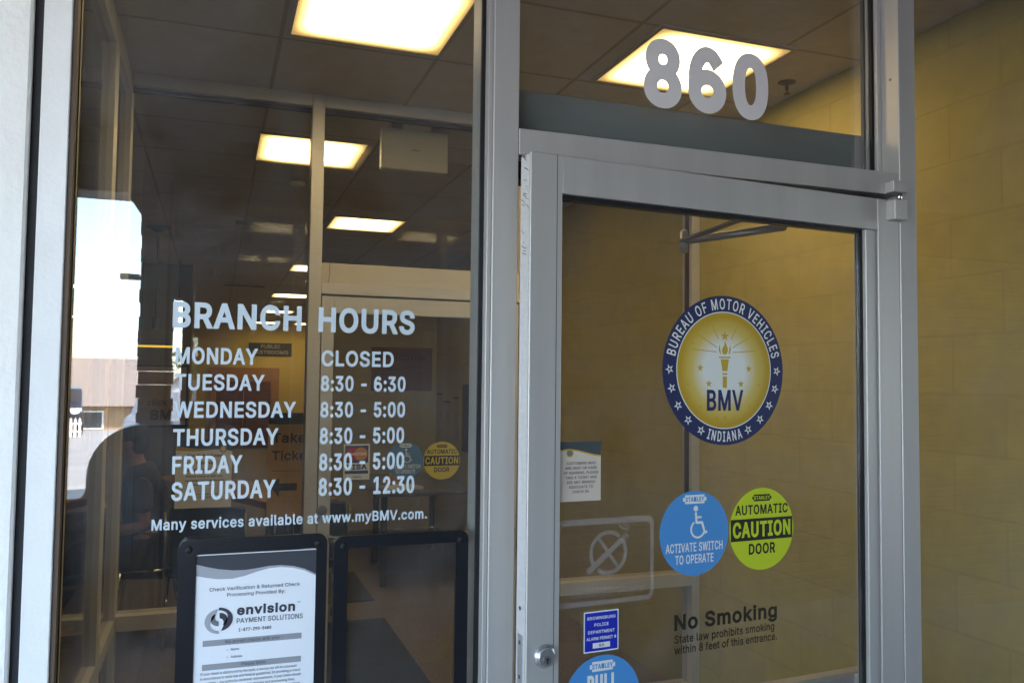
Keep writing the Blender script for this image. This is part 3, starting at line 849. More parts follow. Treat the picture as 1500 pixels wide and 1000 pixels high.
AMBER = flat('amber yellow print', (0.62, 0.50, 0.04), 0.5)
PERMIT = flat('royal blue print', (0.012, 0.025, 0.42), 0.5)
DARKV = flat('black vinyl', (0.018, 0.016, 0.012), 0.5)
WHITEP = mat('off white plastic', (0.60, 0.57, 0.50), rough=0.5, var=0.03)
BROWN = mat('red brown door wood', (0.16, 0.055, 0.025), rough=0.5, var=0.2, scale=6, stretch=(8, 8, 0.6))
ORANGE = mat('orange wood', (0.42, 0.20, 0.055), rough=0.5, var=0.15, scale=6, stretch=(1, 8, 8))
BOARD = mat('orange card', (0.78, 0.43, 0.06), rough=0.6, var=0.04)
BRICK = brick_mat('dark brick', (0.105, 0.085, 0.078), (0.08, 0.066, 0.062), (0.10, 0.095, 0.09), 0.21, 0.075, 0.010, 'XZ', bump=0.8, vary=0.4)
SOFFIT = mat('dark soffit', (0.17, 0.155, 0.14), rough=0.8, var=0.06, scale=2)
CONC = mat('walk pavers', (0.20, 0.195, 0.19), rough=0.9, var=0.12, scale=4, bump=0.2, bscale=120)
ASPH = mat('pale worn lot paving', (0.29, 0.275, 0.26), rough=0.95, var=0.15, scale=1.5, bump=0.2, bscale=200)

# ------------------------------------------------------------------ ground and walkway
mb = MB()
prof = [(-3.9, -0.13), (-30, -0.13), (-47, -2.1), (-400, -2.1)]
for (ya, za), (yb, zb) in zip(prof, prof[1:]):
    mb.tris([(-300, yb, zb), (300, yb, zb), (300, ya, za), (-300, ya, za)], [(0, 1, 2, 3)])
struct(mb.build('parking_lot', ASPH))
mb = MB().box(-9, 9, -3.9, 0.0, -0.4, -0.005, bev=0.01)
struct(mb.build('sidewalk', CONC))
mb = MB()
for k in range(7):
    x = -12 + 2.75 * k
    mb.box(x, x + .1, -10.2, -5.2, -.128, -.124)
struct(mb.build('parking_lines', flat('white road paint', (0.75, 0.75, 0.72), 0.8)))

# ------------------------------------------------------------------ the building shell
mb = MB().box(-5.0, 2.42, 0.0, 20.0, -0.3, 0.0)
struct(mb.build('floor', CARPET))
mb = MB().box(-5.0, 2.42, 0.0, 20.0, 2.95, 3.02)
struct(mb.build('ceiling', CEIL, loc=(0.205, 1.65, 2.95)))
o = MB().box(-5.4, 3.2, -0.02, 20.4, 3.03, 4.3).build('flat_roof', mat('roof', (0.25, 0.24, 0.23)))
tag(o, 'flat roof and parapet over the whole office building', 'roof')

root = thing('facade_wall', 'overexposed white stucco wall at the left edge beside the big window', 'wall', (-3, 0, 0))
MB().box(-8.0, -0.3065, -0.012, 0.30, -0.3, 3.02, bev=0.004).build('stucco_face', WHITEWALL, root)
MB().box(-0.3065, -0.2925, 0.006, 0.28, -0.3, 3.02).build('joint_sealant', SEAL, root)
o = MB().box(2.425, 8.0, -0.012, 0.30, -0.3, 3.02, bev=0.004).build('facade_wall', WHITEWALL)
tag(o, 'white stucco facade wall beyond the right sidelight, off to the far right', 'wall')

o = MB().box(2.42, 2.62, 0.02, 20.2, -0.1, 3.02).build('block_wall', BLOCK, loc=(2.42, 0.02, 0.0))
tag(o, 'yellow olive painted concrete block wall running back along the right side of the vestibule', 'wall')
o = MB().box(1.05, 2.418, 7.8, 7.95, 0.0, 2.948).build('block_wall', BLOCK_X, loc=(1.05, 7.8, 0))
tag(o, 'short olive block wall facing the inner door, with a faded red poster on it', 'wall')
o = MB().box(-5.0, 2.418, 19.4, 19.6, 0.0, 2.948).build('far_wall', YELLOW)
tag(o, 'dim yellow wall at the far end of the office behind the restrooms sign', 'wall')
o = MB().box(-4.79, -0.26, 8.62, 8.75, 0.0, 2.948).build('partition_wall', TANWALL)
tag(o, 'dark tan partition wall behind the seated person, carrying a framed poster', 'wall')
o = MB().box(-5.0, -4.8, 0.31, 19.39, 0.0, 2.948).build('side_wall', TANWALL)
tag(o, 'plain wall on the left side of the office, hardly visible through the side glass', 'wall')

# canopy over the walkway, brick pier and an added screen wall: they close off the sky except to the left
root = thing('canopy', 'dark covered walkway roof, its straight edge mirrored above the sky in the left window', 'canopy', (0, -1.8, 3))
MB().box(-9, 9, -3.55, -0.022, 2.98, 3.30).build('soffit', SOFFIT, root)
MB().box(-9, 9, -3.45, -3.2, 2.64, 2.979, bev=0.01).build('edge_beam', mat('dark beam', (0.06, 0.055, 0.055), rough=0.7), root)
root = thing('brick_pier', 'narrow dark brick pier with a sloped bracket on top, mirrored in the left window', 'pier', (-0.3, -3.3, 0))
mbp = MB()
for k in range(36):                       # courses of split brick give the pier a ragged edge
    j = random.uniform(-.006, .006)
    mbp.box(-0.388 + j, -0.22 + j, -3.42, -3.22, 0.0 + k * .0735, (k + 1) * .0735 - .004)
mbp.build('shaft', BRICK, root)
MB().prism([(-0.388, 2.638), (-0.46, 2.638), (-0.388, 2.53)], -3.40, -3.24).build('bracket', mat('dark beam', (0.06, 0.055, 0.055)), root)
MB().obox((-0.445, -3.30, 2.20), (1, 0, 0), (0, 1, 0), (0, 0, 1), 0.10, 0.06, 0.03, bev=0.004).build('lamp_head', WHITEP, root)
root = thing('added_screen_wall', 'long dark brick screen wall added opposite the entrance to keep the reflection dark', 'wall', (4, -3.3, 0))  # invented wall that blocks the sky and darkens the glass reflections
mbp = MB().box(-0.17, 9.0, -3.42, -3.22, -0.1, 2.637)
mbp.box(-0.219, -0.171, -3.40, -3.24, 2.09, 2.636)
mbp.build('brickwork', BRICK, root)
root = thing('silhouette_box', 'made-up dark round topped box standing in for the silhouette mirrored low in the left window', 'silhouette box', (-0.1, -2.9, 0))  # invented box, shaped to give the dark rounded silhouette in the reflection
pts = [(-1.12, 0.1), (-1.12, 1.03), (-1.09, 1.065), (-0.58, 1.08), (-0.56, 1.12)] + [(-0.56 + .24 * (1 - math.cos(RAD(a))), 1.18 + .245 * math.sin(RAD(a))) for a in range(0, 91, 10)] + [(0.16, 1.425), (0.16, 0.1)]
MB().prism(pts, -3.15, -2.75, bev=0.01).build('body', mat('dark blue enamel', (0.012, 0.014, 0.022), rough=0.35), root)
for x in (-1.08, .1):
    for y in (-3.12, -2.80):
        MB().box(x, x + .03, y, y + .03, -.005, .1).build('foot', GASK, root)

# ------------------------------------------------------------------ storefront frame
FD = 0.115          # frame depth
sf = thing('storefront_frame', 'grey aluminium storefront framing with the left window, transom and right sidelight', 'storefront', (0.6, 0.05, 0))


def member(name, x0, x1, z0, z1, parent, y0=0.0, y1=FD, m_=None, bev=0.0015):
    return MB().box(x0, x1, y0, y1, z0, z1, bev=bev).build(name, m_ or ALU, parent)


member('jamb', -0.292, -0.248, 0.0, 2.949, sf, m_=WHITEFRAME)
ml = member('mullion', 0.523, 0.578, 0.0, 2.949, sf)
MB().box(0.513, 0.5225, 0.004, 0.028, 0.12, 2.80, bev=0.001).build('glazing_bead', ALU, ml)
MB().box(0.505, 0.5225, 0.0285, 0.036, 0.12, 2.80).build('gasket', GASK, ml)
MB().box(0.508, 0.5225, 0.045, 0.10, 0.12, 2.80, bev=0.001).build('inner_bead', ALU2, ml)
po = member('post', 1.573, 1.626, 0.0, 2.949, sf)
member('header', 0.579, 1.572, 2.118, 2.173, sf)
MB().box(0.5795, 1.5720, 0.050, 0.112, 2.080, 2.1175).build('gap_light_block', GASK, sf)  # added black strip that keeps light out of the gap above the door
member('head_rail', -0.247, 0.522, 2.81, 2.949, sf)
member('head_rail', 0.579, 1.572, 2.81, 2.949, sf)
member('head_rail', 1.627, 2.36, 2.81, 2.949, sf)
member('bottom_rail', -0.247, 0.522, 0.0, 0.11, sf)
member('bottom_rail', 1.627, 2.36, 0.0, 0.11, sf)
member('jamb', 2.361, 2.419, 0.0, 2.949, sf)
# transom stops: a slim bead on the left, the deep channel on the right
MB().box(0.5785, 0.5865, 0.052, 0.072, 2.174, 2.809).build('glazing_bead', ALU, sf)
MB().box(1.5595, 1.5725, 0.056, 0.068, 2.174, 2.809, bev=0.001).build('glazing_bead', ALU, po)
MB().box(1.553, 1.5725, 0.0685, 0.077, 2.174, 2.809).build('gasket', GASK, po)
MB().box(1.5555, 1.5725, 0.0835, 0.0925, 2.174, 2.809).build('inner_bead', ALU2, po)
MB().box(1.551, 1.5725, 0.0928, 0.104, 2.174, 2.809).build('gasket', GASK, po)
MB().cyl((1.5725, 0.026, 2.415), (1.570, 0.026, 2.415), 0.0035, 12).build('screw', mat('screw head', (0.25, 0.25, 0.25), rough=0.4), po)
# left window edge gaskets
MB().box(-0.2475, -0.240, 0.006, 0.030, 0.112, 2.808).build('glazing_bead', mat('brown bead', (0.10, 0.065, 0.045)), sf)
MB().box(-0.2475, -0.2385, 0.0305, 0.036, 0.112, 2.808).build('gasket', GASK, sf)
GY = 0.040          # left window glass
TY = 0.080          # transom glass
MB().box(-0.2470, 0.5220, GY - .003, GY + .003, 0.11, 2.81).build('window_pane', GLASSW, sf)
MB().box(0.5790, 1.5720, TY - .003, TY + .003, 2.1735, 2.81).build('transom_pane', GLASS, sf)
MB().box(1.6265, 2.3605, GY - .003, GY + .003, 0.11, 2.81).build('sidelight_pane', GLASS, sf)

# ------------------------------------------------------------------ the outer door, swung a little towards the viewer
DA = RAD(4.75)
DM = Matrix.Translation((1.570, 0, 0)) @ Matrix.Rotation(DA, 4, 'Z')
dr = thing('entrance_door', 'grey framed glass entrance door standing slightly ajar, covered in stickers', 'door', (1.570, 0, 0))
dr.rotation_euler.z = DA
DEV = Matrix.Identity(4)


def dbuild(mb, name, m_, parent=None, loc=None):
    """Link a door part written in the door's own frame: x from the hinge (negative to the left), y inwards."""
    o = mb.build(name, m_, None)
    o.parent = parent or dr
    return o


DT = 0.045
st = dbuild(MB().box(-0.9996, -0.929, 0, DT, 0.012, 2.103, bev=0.0012), 'lock_stile', ALU)
dbuild(MB().box(-0.930, -0.9285, 0.008, DT - .008, 0.26, 2.026), 'glazing_stop', ALU, st)
dbuild(MB().box(-1.0012, -0.9998, 0.003, DT - .003, 0.02, 2.10), 'scuffed_edge', WORN, st)
mbs = MB()
rr = random.Random(3)
for k in range(26):
    z = 2.099 - rr.random() ** 2.0 * 0.20
    y0 = rr.uniform(.004, .026)
    y1 = min(.041, y0 + rr.uniform(.006, .022))
    sl_ = rr.uniform(0.003, .009)
    h = rr.uniform(.0003, .0013)
    mbs.tris([(-1.00135, y1, z + sl_ - h), (-1.00135, y0, z - h), (-1.00135, y0, z + h), (-1.00135, y1, z + sl_ + h)], [(0, 1, 2, 3)])
dbuild(mbs, 'scratch_marks', mat('dark scuff', (0.14, 0.14, 0.15), rough=0.7), st)
dbuild(MB().box(-1.0028, -1.0014, 0.012, 0.033, 0.93, 1.165, bev=0.0004), 'lock_faceplate', mat('lock plate', (0.40, 0.40, 0.42), rough=0.35, metal=0.6), st)
mbs = MB()
for z in (1.215, 1.17 - .02, 1.085):
    mbs.cyl((-1.0030, 0.0225, z), (-1.0036, 0.0225, z), 0.0042, 12)
mbs.box(-1.0034, -1.0029, 0.016, 0.029, 1.0, 1.055)
dbuild(mbs, 'faceplate_screw', mat('dark metal', (0.05, 0.05, 0.06), rough=0.4), st)
dbuild(MB().box(-0.9415, -0.9405, -0.0004, 0.001, 0.012, 2.103), 'shadow_line', GASK, st)
hs = dbuild(MB().box(-0.0705, 0.0, 0, DT, 0.012, 2.103, bev=0.0012), 'hinge_stile', ALU)
dbuild(MB().box(-0.107, -0.0715, 0.004, DT - .004, 0.26, 2.026, bev=0.0015), 'glazing_bead', ALU, hs)
dbuild(MB().box(-0.1125, -0.1075, 0.014, DT - .014, 0.26, 2.026), 'gasket', GASK, hs)
tr_ = dbuild(MB().box(-0.9285, -0.071, 0.0012, DT - .0012, 2.0265, 2.103, bev=0.0012), 'top_rail', ALU)
dbuild(MB().box(-0.928, -0.113, 0.012, DT - .012, 2.0175, 2.026), 'gasket', GASK, tr_)
dbuild(MB().box(-0.9285, -0.071, 0.0012, DT - .0012, 0.012, 0.259, bev=0.0012), 'bottom_rail', ALU)
dbuild(MB().box(-0.9280, -0.1128, 0.019, 0.025, 0.26, 2.0174), 'door_pane', GLASS)
# lock cylinder with collar and keyhole
lk = dbuild(MB().lathe([(0.0, 0.0), (0.0225, 0.0), (0.0222, 0.005), (0.019, 0.009), (0.0178, 0.010), (0.0172, 0.0125), (0.0165, 0.0132), (0.0, 0.0132)], (-0.961, -0.0005, 1.126), axis='Y', n=40, smooth=False), 'lock_cylinder', mat('satin chrome', (0.62, 0.62, 0.64), rough=0.25, metal=0.8, var=0.03), st)
dbuild(MB().lathe([(0.0078, 0.0), (0.0082, 0.0008), (0.0, 0.0009)], (-0.961, -0.0138, 1.1215), axis='Y', n=28, smooth=False), 'key_plug', mat('lock plug', (0.42, 0.42, 0.44), rough=0.25, metal=0.8), lk)
dbuild(MB().box(-0.9620, -0.9600, -0.0152, -0.0146, 1.115, 1.124).cyl((-0.961, -0.0146, 1.1235), (-0.961, -0.0152, 1.1235), 0.0024, 10), 'keyhole', GASK, lk)
# pivot blocks: the lower one belongs to the door, the upper one to the frame
pv = dbuild(MB().box(-0.043, 0.0, -0.026, 0.006, 2.052, 2.100, bev=0.0015), 'pivot_block', ALU)
dbuild(MB().cyl((-0.012, -0.012, 2.098), (-0.012, -0.012, 2.124), 0.006, 16), 'pivot_pin', CHROME, pv)
MB().box(1.529, 1.5715, -0.026, 0.004, 2.119, 2.146, bev=0.0015).build('pivot_block', ALU, sf)
# exit bar across the inside, its top edge catching the warm light
pb = dbuild(MB().box(-0.90, -0.02, 0.085, 0.125, 0.885, 0.952, bev=0.006), 'exit_bar', ALU)
dbuild(MB().box(-0.905, -0.86, DT, 0.124, 0.887, 0.950, bev=0.004), 'bar_end', ALU, pb)
dbuild(MB().box(-0.07, -0.02, DT, 0.124, 0.887, 0.950, bev=0.004), 'bar_end', ALU, pb)

# automatic operator inside, above the door
op = thing('door_operator', 'grey automatic door operator box behind the transom glass, with a folding arm', 'door opener', (1.08, 0.2, 2.2))
MB().box(0.60, 1.572, 0.117, 0.245, 2.152, 2.298, bev=0.003).build('housing', mat('operator grey', (0.30, 0.32, 0.33), rough=0.45, metal=0.3, var=0.03), op)
am = MB().obox((1.325, 0.155, 2.115), (1, 0, 0), (0, 1, 0), (0, 0, 1), 0.04, 0.04, 0.074, bev=0.004).tube([(1.325, 0.155, 2.10), (1.375, 0.19, 2.058), (1.215, 0.41, 2.045)], 0.0105).build('main_arm', mat('arm metal', (0.50, 0.47, 0.42), rough=0.35, metal=0.6), op)
MB().obox((1.29, 0.27, 2.082), Vector((0.31, -0.52, 0.14)).normalized(), Vector((0.52, 0.31, 0)).normalized(), Vector((-.12, .2, .97)).normalized(), 0.34, 0.022, 0.010, bev=0.002).build('link_arm', mat('arm dark', (0.28, 0.24, 0.20), rough=0.4, metal=0.5), op)
MB().cyl((1.215, 0.41, 2.018), (1.215, 0.41, 2.070), 0.011, 18).ball((1.215, 0.41, 2.070), (.0108, .0108, .007)).ball((1.215, 0.41, 2.018), (.0108, .0108, .007)).build('knuckle', mat('dull chrome', (0.5, 0.48, 0.44), rough=.4, metal=.5), op)

# ------------------------------------------------------------------ lettering on the left window
k = 1 + (GY - .0036) / 1.6
LT = lambda x, z: Vector((x * k, GY - .0036, EYE + z * k))
bh = thing('branch_hours_lettering', 'pale blue white BRANCH HOURS lettering with opening days and times on the left window', 'window lettering', (0.15, GY - .0036, 1.5))
for s_, xa, xb in (('BRANCH', -0.072, 0.151), ('HOURS', 0.182, 0.366)):
    mb = MB()
    write(mb, s_, xa, xb, 0.0905, 0.0465, 0.047, LT)
    mb.build('heading', VINYL, bh)
rows = [('MONDAY', 0.074, 'CLOSED', 0.326, 0.0265, .0295), ('TUESDAY', 0.087, '8:30 - 6:30', 0.350, -0.0205, .0290), ('WEDNESDAY', 0.144, '8:30 - 5:00', 0.350, -0.0695, .0290),
        ('THURSDAY', 0.114, '8:30 - 5:00', 0.349, -0.1190, .0300), ('FRIDAY', 0.052, '8:30 - 5:00', 0.350, -0.1685, .0315), ('SATURDAY', 0.111, '8:30 - 12:30', 0.3705, -0.2150, .0325)]
for d_, xr, h_, xr2, zb, cp in rows:
    mb = MB()
    write(mb, d_, -0.0655, xr, zb, cp, 0.040, LT)
    mb.build('weekday', VINYL, bh)
    mb = MB()
    write(mb, h_, 0.189, xr2, zb, cp, 0.040, LT)
    mb.build('opening_times', VINYL, bh)
mb = MB()
write(mb, 'Many services available at www.myBMV.com.', -0.096, 0.3965, -0.2655, 0.0190, 0.038, LT)
mb.build('website_line', VINYL, bh)

k2 = 1 + (TY - .0036) / 1.6
mb = MB()
write(mb, '860', 0.866, 1.190, 0.6065, 0.152, 0.064, lambda x, z: Vector((x * k2, TY - .0036, EYE + z * k2)))
tag(mb.build('street_number', VINYL8), 'large pale 860 street number on the transom glass above the door', 'house number')

# ------------------------------------------------------------------ poster holders behind the left window
PY = GY - .0135
kp = 1 + PY / 1.6
PT = lambda x, z, y=PY: Vector((x * kp, y, EYE + z * kp))


def holder(name, x0, x1, zt, xi0, xi1, zi, label):
    root = thing(name, label, 'poster holder', ((x0 + x1) / 2 * kp, PY, 1.1), 'black poster holders side by side on the left window')
    z0, zi0 = zt - 0.335, zi - 0.283
    out = round_rect(x0 * kp, x1 * kp, EYE + z0 * kp, EYE + zt * kp, .018)
    inn = round_rect(xi0 * kp, xi1 * kp, EYE + zi0 * kp, EYE + zi * kp, .004)
    mb = MB()
    n = len(out)
    for y, flip in ((PY, 0), (PY + .006, 1)):
        mb.tris([(a, y, c) for a, c in out] + [(a, y, c) for a, c in inn],
                [((i + 1) % n, i, n + i, n + (i + 1) % n) if not flip else (i, (i + 1) % n, n + (i + 1) % n, n + i) for i in range(n)])
    for P_ in (out, inn):
        mb.tris([(a, y, c) for y in (PY, PY + .006) for a, c in P_], [(i, (i + 1) % n, n + (i + 1) % n, n + i) for i in range(n)])
    fr = mb.build('frame', BLACKP, root)
    for cx in (x0 + .017, x1 - .017):
        c = PT(cx, zt - .018)
        MB().lathe([(0.0, 0.0), (0.0065, 0.0), (0.0058, 0.0012), (0.0, 0.0016)], (c.x, c.y - .0001, c.z), axis='Y', n=20).build('suction_cup', mat('dark rubber', (0.006, 0.006, 0.008), rough=0.7), fr)
    return root


h1 = holder('poster_holder', -0.0510, 0.2070, -0.2840, -0.0215, 0.1875, -0.3105, 'black poster holder with the printed check notice in it')
h2 = holder('poster_holder', 0.2200, 0.4815, -0.2915, 0.2460, 0.4560, -0.3140, 'empty black poster holder, clear in the middle, right of the check notice')

# printed notice
nr = thing('check_notice', 'white printed check verification notice with a swirl logo, inside the left poster holder', 'notice', (0.08, PY + .003, 1.1))
NT = lambda x, z: PT(x, z, PY + .0025)
mb = MB()
quad(mb, -0.0225, 0.1885, -0.594, -0.3125, lambda x, z: PT(x, z, PY + .0032))
mb.build('paper_sheet', PAPER, nr)
X0, W_ = -0.0215, 0.209
NX = lambda u: X0 + u * W_
NZ = lambda v: -0.3140 - v * W_
wave1 = [(0, .070), (.08, .095), (.18, .120), (.30, .138), (.40, .141), (.5, .131), (.6, .118), (.7, .117), (.8, .130), (.9, .160), (1.0, .212)]
wave2 = [(0, .165), (.08, .186), (.18, .205), (.30, .208), (.40, .190), (.5, .160), (.6, .138), (.7, .133), (.8, .146), (.9, .175), (1.0, .226)]
mb = MB()
for (a, b), (a2, b2) in zip(wave1, wave1[1:]):
    mb.tris([NT(NX(a), NZ(b)), NT(NX(a2), NZ(b2)), NT(NX(a2), NZ(0.0)), NT(NX(a), NZ(0.0))], [(0, 1, 2, 3)], 0)
for (p, q), (p2, q2) in zip(zip(wave1, wave2), zip(wave1[1:], wave2[1:])):
    mb.tris([NT(NX(p[0]), NZ(q[1])), NT(NX(p2[0]), NZ(q2[1])), NT(NX(p2[0]), NZ(p2[1])), NT(NX(p[0]), NZ(p[1]))], [(0, 1, 2, 3)], 1)
mb.build('header_band', [flat('charcoal print', (0.05, 0.054, 0.07), .7), GREYINK], nr)
mb = MB()
NW = lambda s, u0, u1, v, cap, r=.03, mi=0: write(mb, s, NX(u0), NX(u1), NZ(v), cap * W_, r, NT, mi)
NW('Check Verification & Returned Check', .115, .865, .305, .030, .022)
NW('Processing Provided By:', .258, .742, .358, .030, .022)
NW('envision', .342, .828, .522, .082, .062)
NW('PAYMENT SOLUTIONS', .342, .895, .590, .042, .022)
NW('TM', .845, .870, .452, .012, .03)
NW('1-877-290-5460', .360, .630, .660, .028, .040)
mb.build('heading_text', INK, nr)
mb = MB()
quad(mb, NX(.072), NX(.888), NZ(.765), NZ(.715), NT, 0)
quad(mb, NX(.072), NX(.888), NZ(.965), NZ(.915), NT, 0)
mb.build('grey_bar', flat('grey bar ink', (0.30, 0.31, 0.35), 0.7), nr)
mb = MB()
NT = lambda x, z: PT(x, z, PY + .0021)
NW('We accept checks with your :', .250, .725, .751, .028, .04)
NW('Please Note:', .390, .595, .950, .028, .04)
NW('Name', .300, .368, .815, .020, .025)
NW('Address', .300, .393, .877, .020, .025)
for v in (.808, .870):
    ring(mb, NX(.272), NZ(v), 0, .0009, NT, 0, 12)
for i, (s, u0, u1) in enumerate((('If your check is dishonored by the bank, a service fee will be assessed', .06, .85), ('in accordance to state law and federal guidelines. In providing a check', .06, .885), ('as payment - you authorize electronic representment, if your check should', .06, .885), ('be returned, of insufficient service charges and processing fees,', .06, .84), ('as permitted by state law. You may also be asked for the same payment', .06, .88), ('by paper draft at any branch of this office.', .06, .6))):
    NW(s, u0, u1, 1.005 + i * .038, .022, .02)
mb.build('body_text', flat('soft ink', (0.14, 0.145, 0.18), 0.7), nr)
# swirl logo: two hooked crescents
mb = MB()


def crescent(pts_out, pts_in, mi):
    n = len(pts_out)
    V_ = [NT(NX(a), NZ(b)) for a, b in pts_out + pts_in]
    mb.tris(V_, [(i + 1, i, n + i, n + i + 1) for i in range(n - 1)], mi)


def arcp(cx, cy, rx, ry, a0, a1, n=18):
    return [(cx + rx * math.cos(RAD(a0 + (a1 - a0) * i / n)), cy - ry * math.sin(RAD(a0 + (a1 - a0) * i / n))) for i in range(n + 1)]


crescent(arcp(.195, .545, .115, .100, 90, -80), arcp(.193, .520, .075, .052, 90, -30), 0)
crescent(arcp(.205, .550, .062, .060, 95, -50, 12), arcp(.205, .572, .030, .035, 95, -40, 12), 0)
crescent(arcp(.200, .560, .118, .105, 270, 95), arcp(.196, .585, .072, .055, 270, 130), 1)
crescent(arcp(.190, .545, .058, .055, 275, 120, 12), arcp(.192, .528, .028, .032, 275, 140, 12), 2)
mb.build('swirl_logo', [INK, GREYINK, MIDINK], nr)

# ------------------------------------------------------------------ stickers on the door glass (s runs right: s = -distance from hinge)
DOFF = 0.0186


def DTo(layer=0):
    return lambda s, z: DM @ Vector((s, DOFF - .0003 * layer, z))


dl = DTo
# the round bureau seal
cs, cz, R_ = -0.5150, 1.6818, 0.1635
seal = thing('bureau_seal', 'large round navy and gold bureau seal with a torch, stuck on the door glass', 'seal sticker', DM @ Vector((cs, DOFF, cz)))
mt, t, b, L = nodes('seal gold field')           # printed pale centre fading to gold
tc = t.nodes.new('ShaderNodeTexCoord')
ln = t.nodes.new('ShaderNodeVectorMath')
ln.operation = 'LENGTH'
L.new(tc.outputs['Object'], ln.inputs[0])
rp = t.nodes.new('ShaderNodeValToRGB')
rp.color_ramp.elements[0].position = 0.055
rp.color_ramp.elements[0].color = (0.70, 0.73, 0.72, 1)
rp.color_ramp.elements[1].position = 0.118
rp.color_ramp.elements[1].color = (0.46, 0.29, 0.008, 1)
e = rp.color_ramp.elements.new(0.088)
e.color = (0.60, 0.46, 0.12, 1)
L.new(ln.outputs['Value'], rp.inputs[0])
L.new(rp.outputs[0], b.inputs['Base Color'])
b.inputs['Roughness'].default_value = 0.5
mb = MB()
ring(mb, cs, cz, 0, 0.126, dl(1))
mb.build('gold_field', mt, seal, loc=DM @ Vector((cs, DOFF - .0003, cz)))
mb = MB()
ring(mb, cs, cz, 0.126, R_, dl(1))
mb.build('navy_ring', NAVY, seal)
mb = MB()
ring(mb, cs, cz, 0.1262, 0.1285, dl(2))
arc_text(mb, 'BUREAU OF MOTOR VEHICLES', cs, cz, 0.1335, 0.0235, -78, 78, 0.028, dl(2))
arc_text(mb, 'INDIANA', cs, cz, 0.1335, 0.0225, 198.5, 161.5, 0.030, dl(2), inside=True)
for sg in (-1, 1):
    for a in (90, 106, 122, 138, 154):
        aa = RAD(a * sg)
        star(mb, cs + math.sin(aa) * .1455, cz + math.cos(aa) * .1455, .0112, dl(2), hollow=.45, rot=a * sg * .25)
mb.build('ring_lettering', PALE, seal)
mb = MB()
T = dl(2)
tz = cz + .020
mb.tris([T(cs - .011, tz + .004), T(cs + .011, tz + .004), T(cs + .0065, tz - .022), T(cs - .0065, tz - .022)], [(3, 2, 1, 0)])
quad(mb, cs - .016, cs + .016, tz + .0065, tz + .0095, T)
quad(mb, cs - .0065, cs + .0065, tz - .030, tz - .0265, T)
quad(mb, cs - .0055, cs + .0055, tz - .0585, tz - .034, T)
quad(mb, cs - .003, cs + .003, cz - .118, cz - .100, T)
fl = [(0, .046), (.004, .037), (.0075, .030), (.0085, .022), (.005, .0155), (0, .014), (-.005, .0155), (-.0078, .022), (-.006, .029), (-.0015, .035)]
mb.tris([T(cs + a, tz + c) for a, c in fl] + [T(cs, tz + .024)], [(i, (i + 1) % 10, 10) for i in range(10)])
for sg in (-1, 1):
    fl2 = [(.0095, .014), (.0145, .018), (.0165, .026), (.0145, .037), (.0125, .028), (.0115, .021)]
    mb.tris([T(cs + sg * a, tz + c) for a, c in fl2] + [T(cs + sg * .0128, tz + .023)], [(i, (i + 1) % 6, 6) for i in range(6)])
for a, r0, r1 in ((0, .040, .048), (-30, .035, .080), (30, .035, .080), (-62, .024, .086), (62, .024, .086), (-86, .022, .088), (86, .022, .088)):
    s_, c_ = math.sin(RAD(a)), math.cos(RAD(a))
    stroke(mb, [(cs + s_ * r0, tz + .018 + c_ * r0), (cs + s_ * r1, tz + .018 + c_ * r1)], .0019, T)
star(mb, cs, cz + .0745, .0120, T)
for dx, dz, rr_ in ((-.066, .004, .0088), (.066, .004, .0088), (-.043, -.030, .0090), (.044, -.030, .0090), (-.022, -.106, .0068), (.026, -.106, .0068), (-.098, -.032, .005), (.094, -.032, .005), (-.066, -.080, .0055), (.068, -.080, .0055), (-.086, .058, .005), (-.046, .096, .005)):
    star(mb, cs + dx, cz + dz, rr_, T)
mb.build('torch_emblem', GOLD, seal)
mb = MB()
write(mb, 'BMV', cs - .0485, cs + .050, cz - .0885, .0455, 0.038, dl(3))
mb.build('initials', NAVY, seal)


def badge(mb, s, z, w_, h, T, mi_bg, mi_t, text='STANLEY'):
    c = h * .28
    pts = [(s - w_ / 2, z - h / 2 + c), (s - w_ / 2 + c, z - h / 2 + c), (s - w_ / 2 + c, z - h / 2), (s + w_ / 2 - c, z - h / 2), (s + w_ / 2 - c, z - h / 2 + c), (s + w_ / 2, z - h / 2 + c),
           (s + w_ / 2, z + h / 2 - c), (s + w_ / 2 - c, z + h / 2 - c), (s + w_ / 2 - c, z + h / 2), (s - w_ / 2 + c, z + h / 2), (s - w_ / 2 + c, z + h / 2 - c), (s - w_ / 2, z + h / 2 - c)]
    mb.tris([T(*p) for p in pts] + [T(s, z)], [(i, (i + 1) % 12, 12) for i in range(12)], mi_bg)


def wheelchair(mb, s, z, h, T):
    """Access symbol: head, body stroke, footrest and wheel; (s, z) is the symbol's centre."""
    q = h / 2
    ring(mb, s - .05 * q, z + .84 * q, 0, .17 * q, T, 0, 20)
    stroke(mb, [(s - .05 * q, z + .62 * q), (s + .0 * q, z - .02 * q), (s + .42 * q, z - .02 * q), (s + .62 * q, z - .66 * q), (s + .80 * q, z - .58 * q)], .15 * q, T)
    stroke(mb, [(s - .02 * q, z + .30 * q), (s + .38 * q, z + .30 * q)], .12 * q, T)
    pts = [(s + .10 * q + .50 * q * math.cos(RAD(a)), z - .42 * q + .50 * q * math.sin(RAD(a))) for a in range(122, 345, 12)]
    stroke(mb, pts, .12 * q, T)


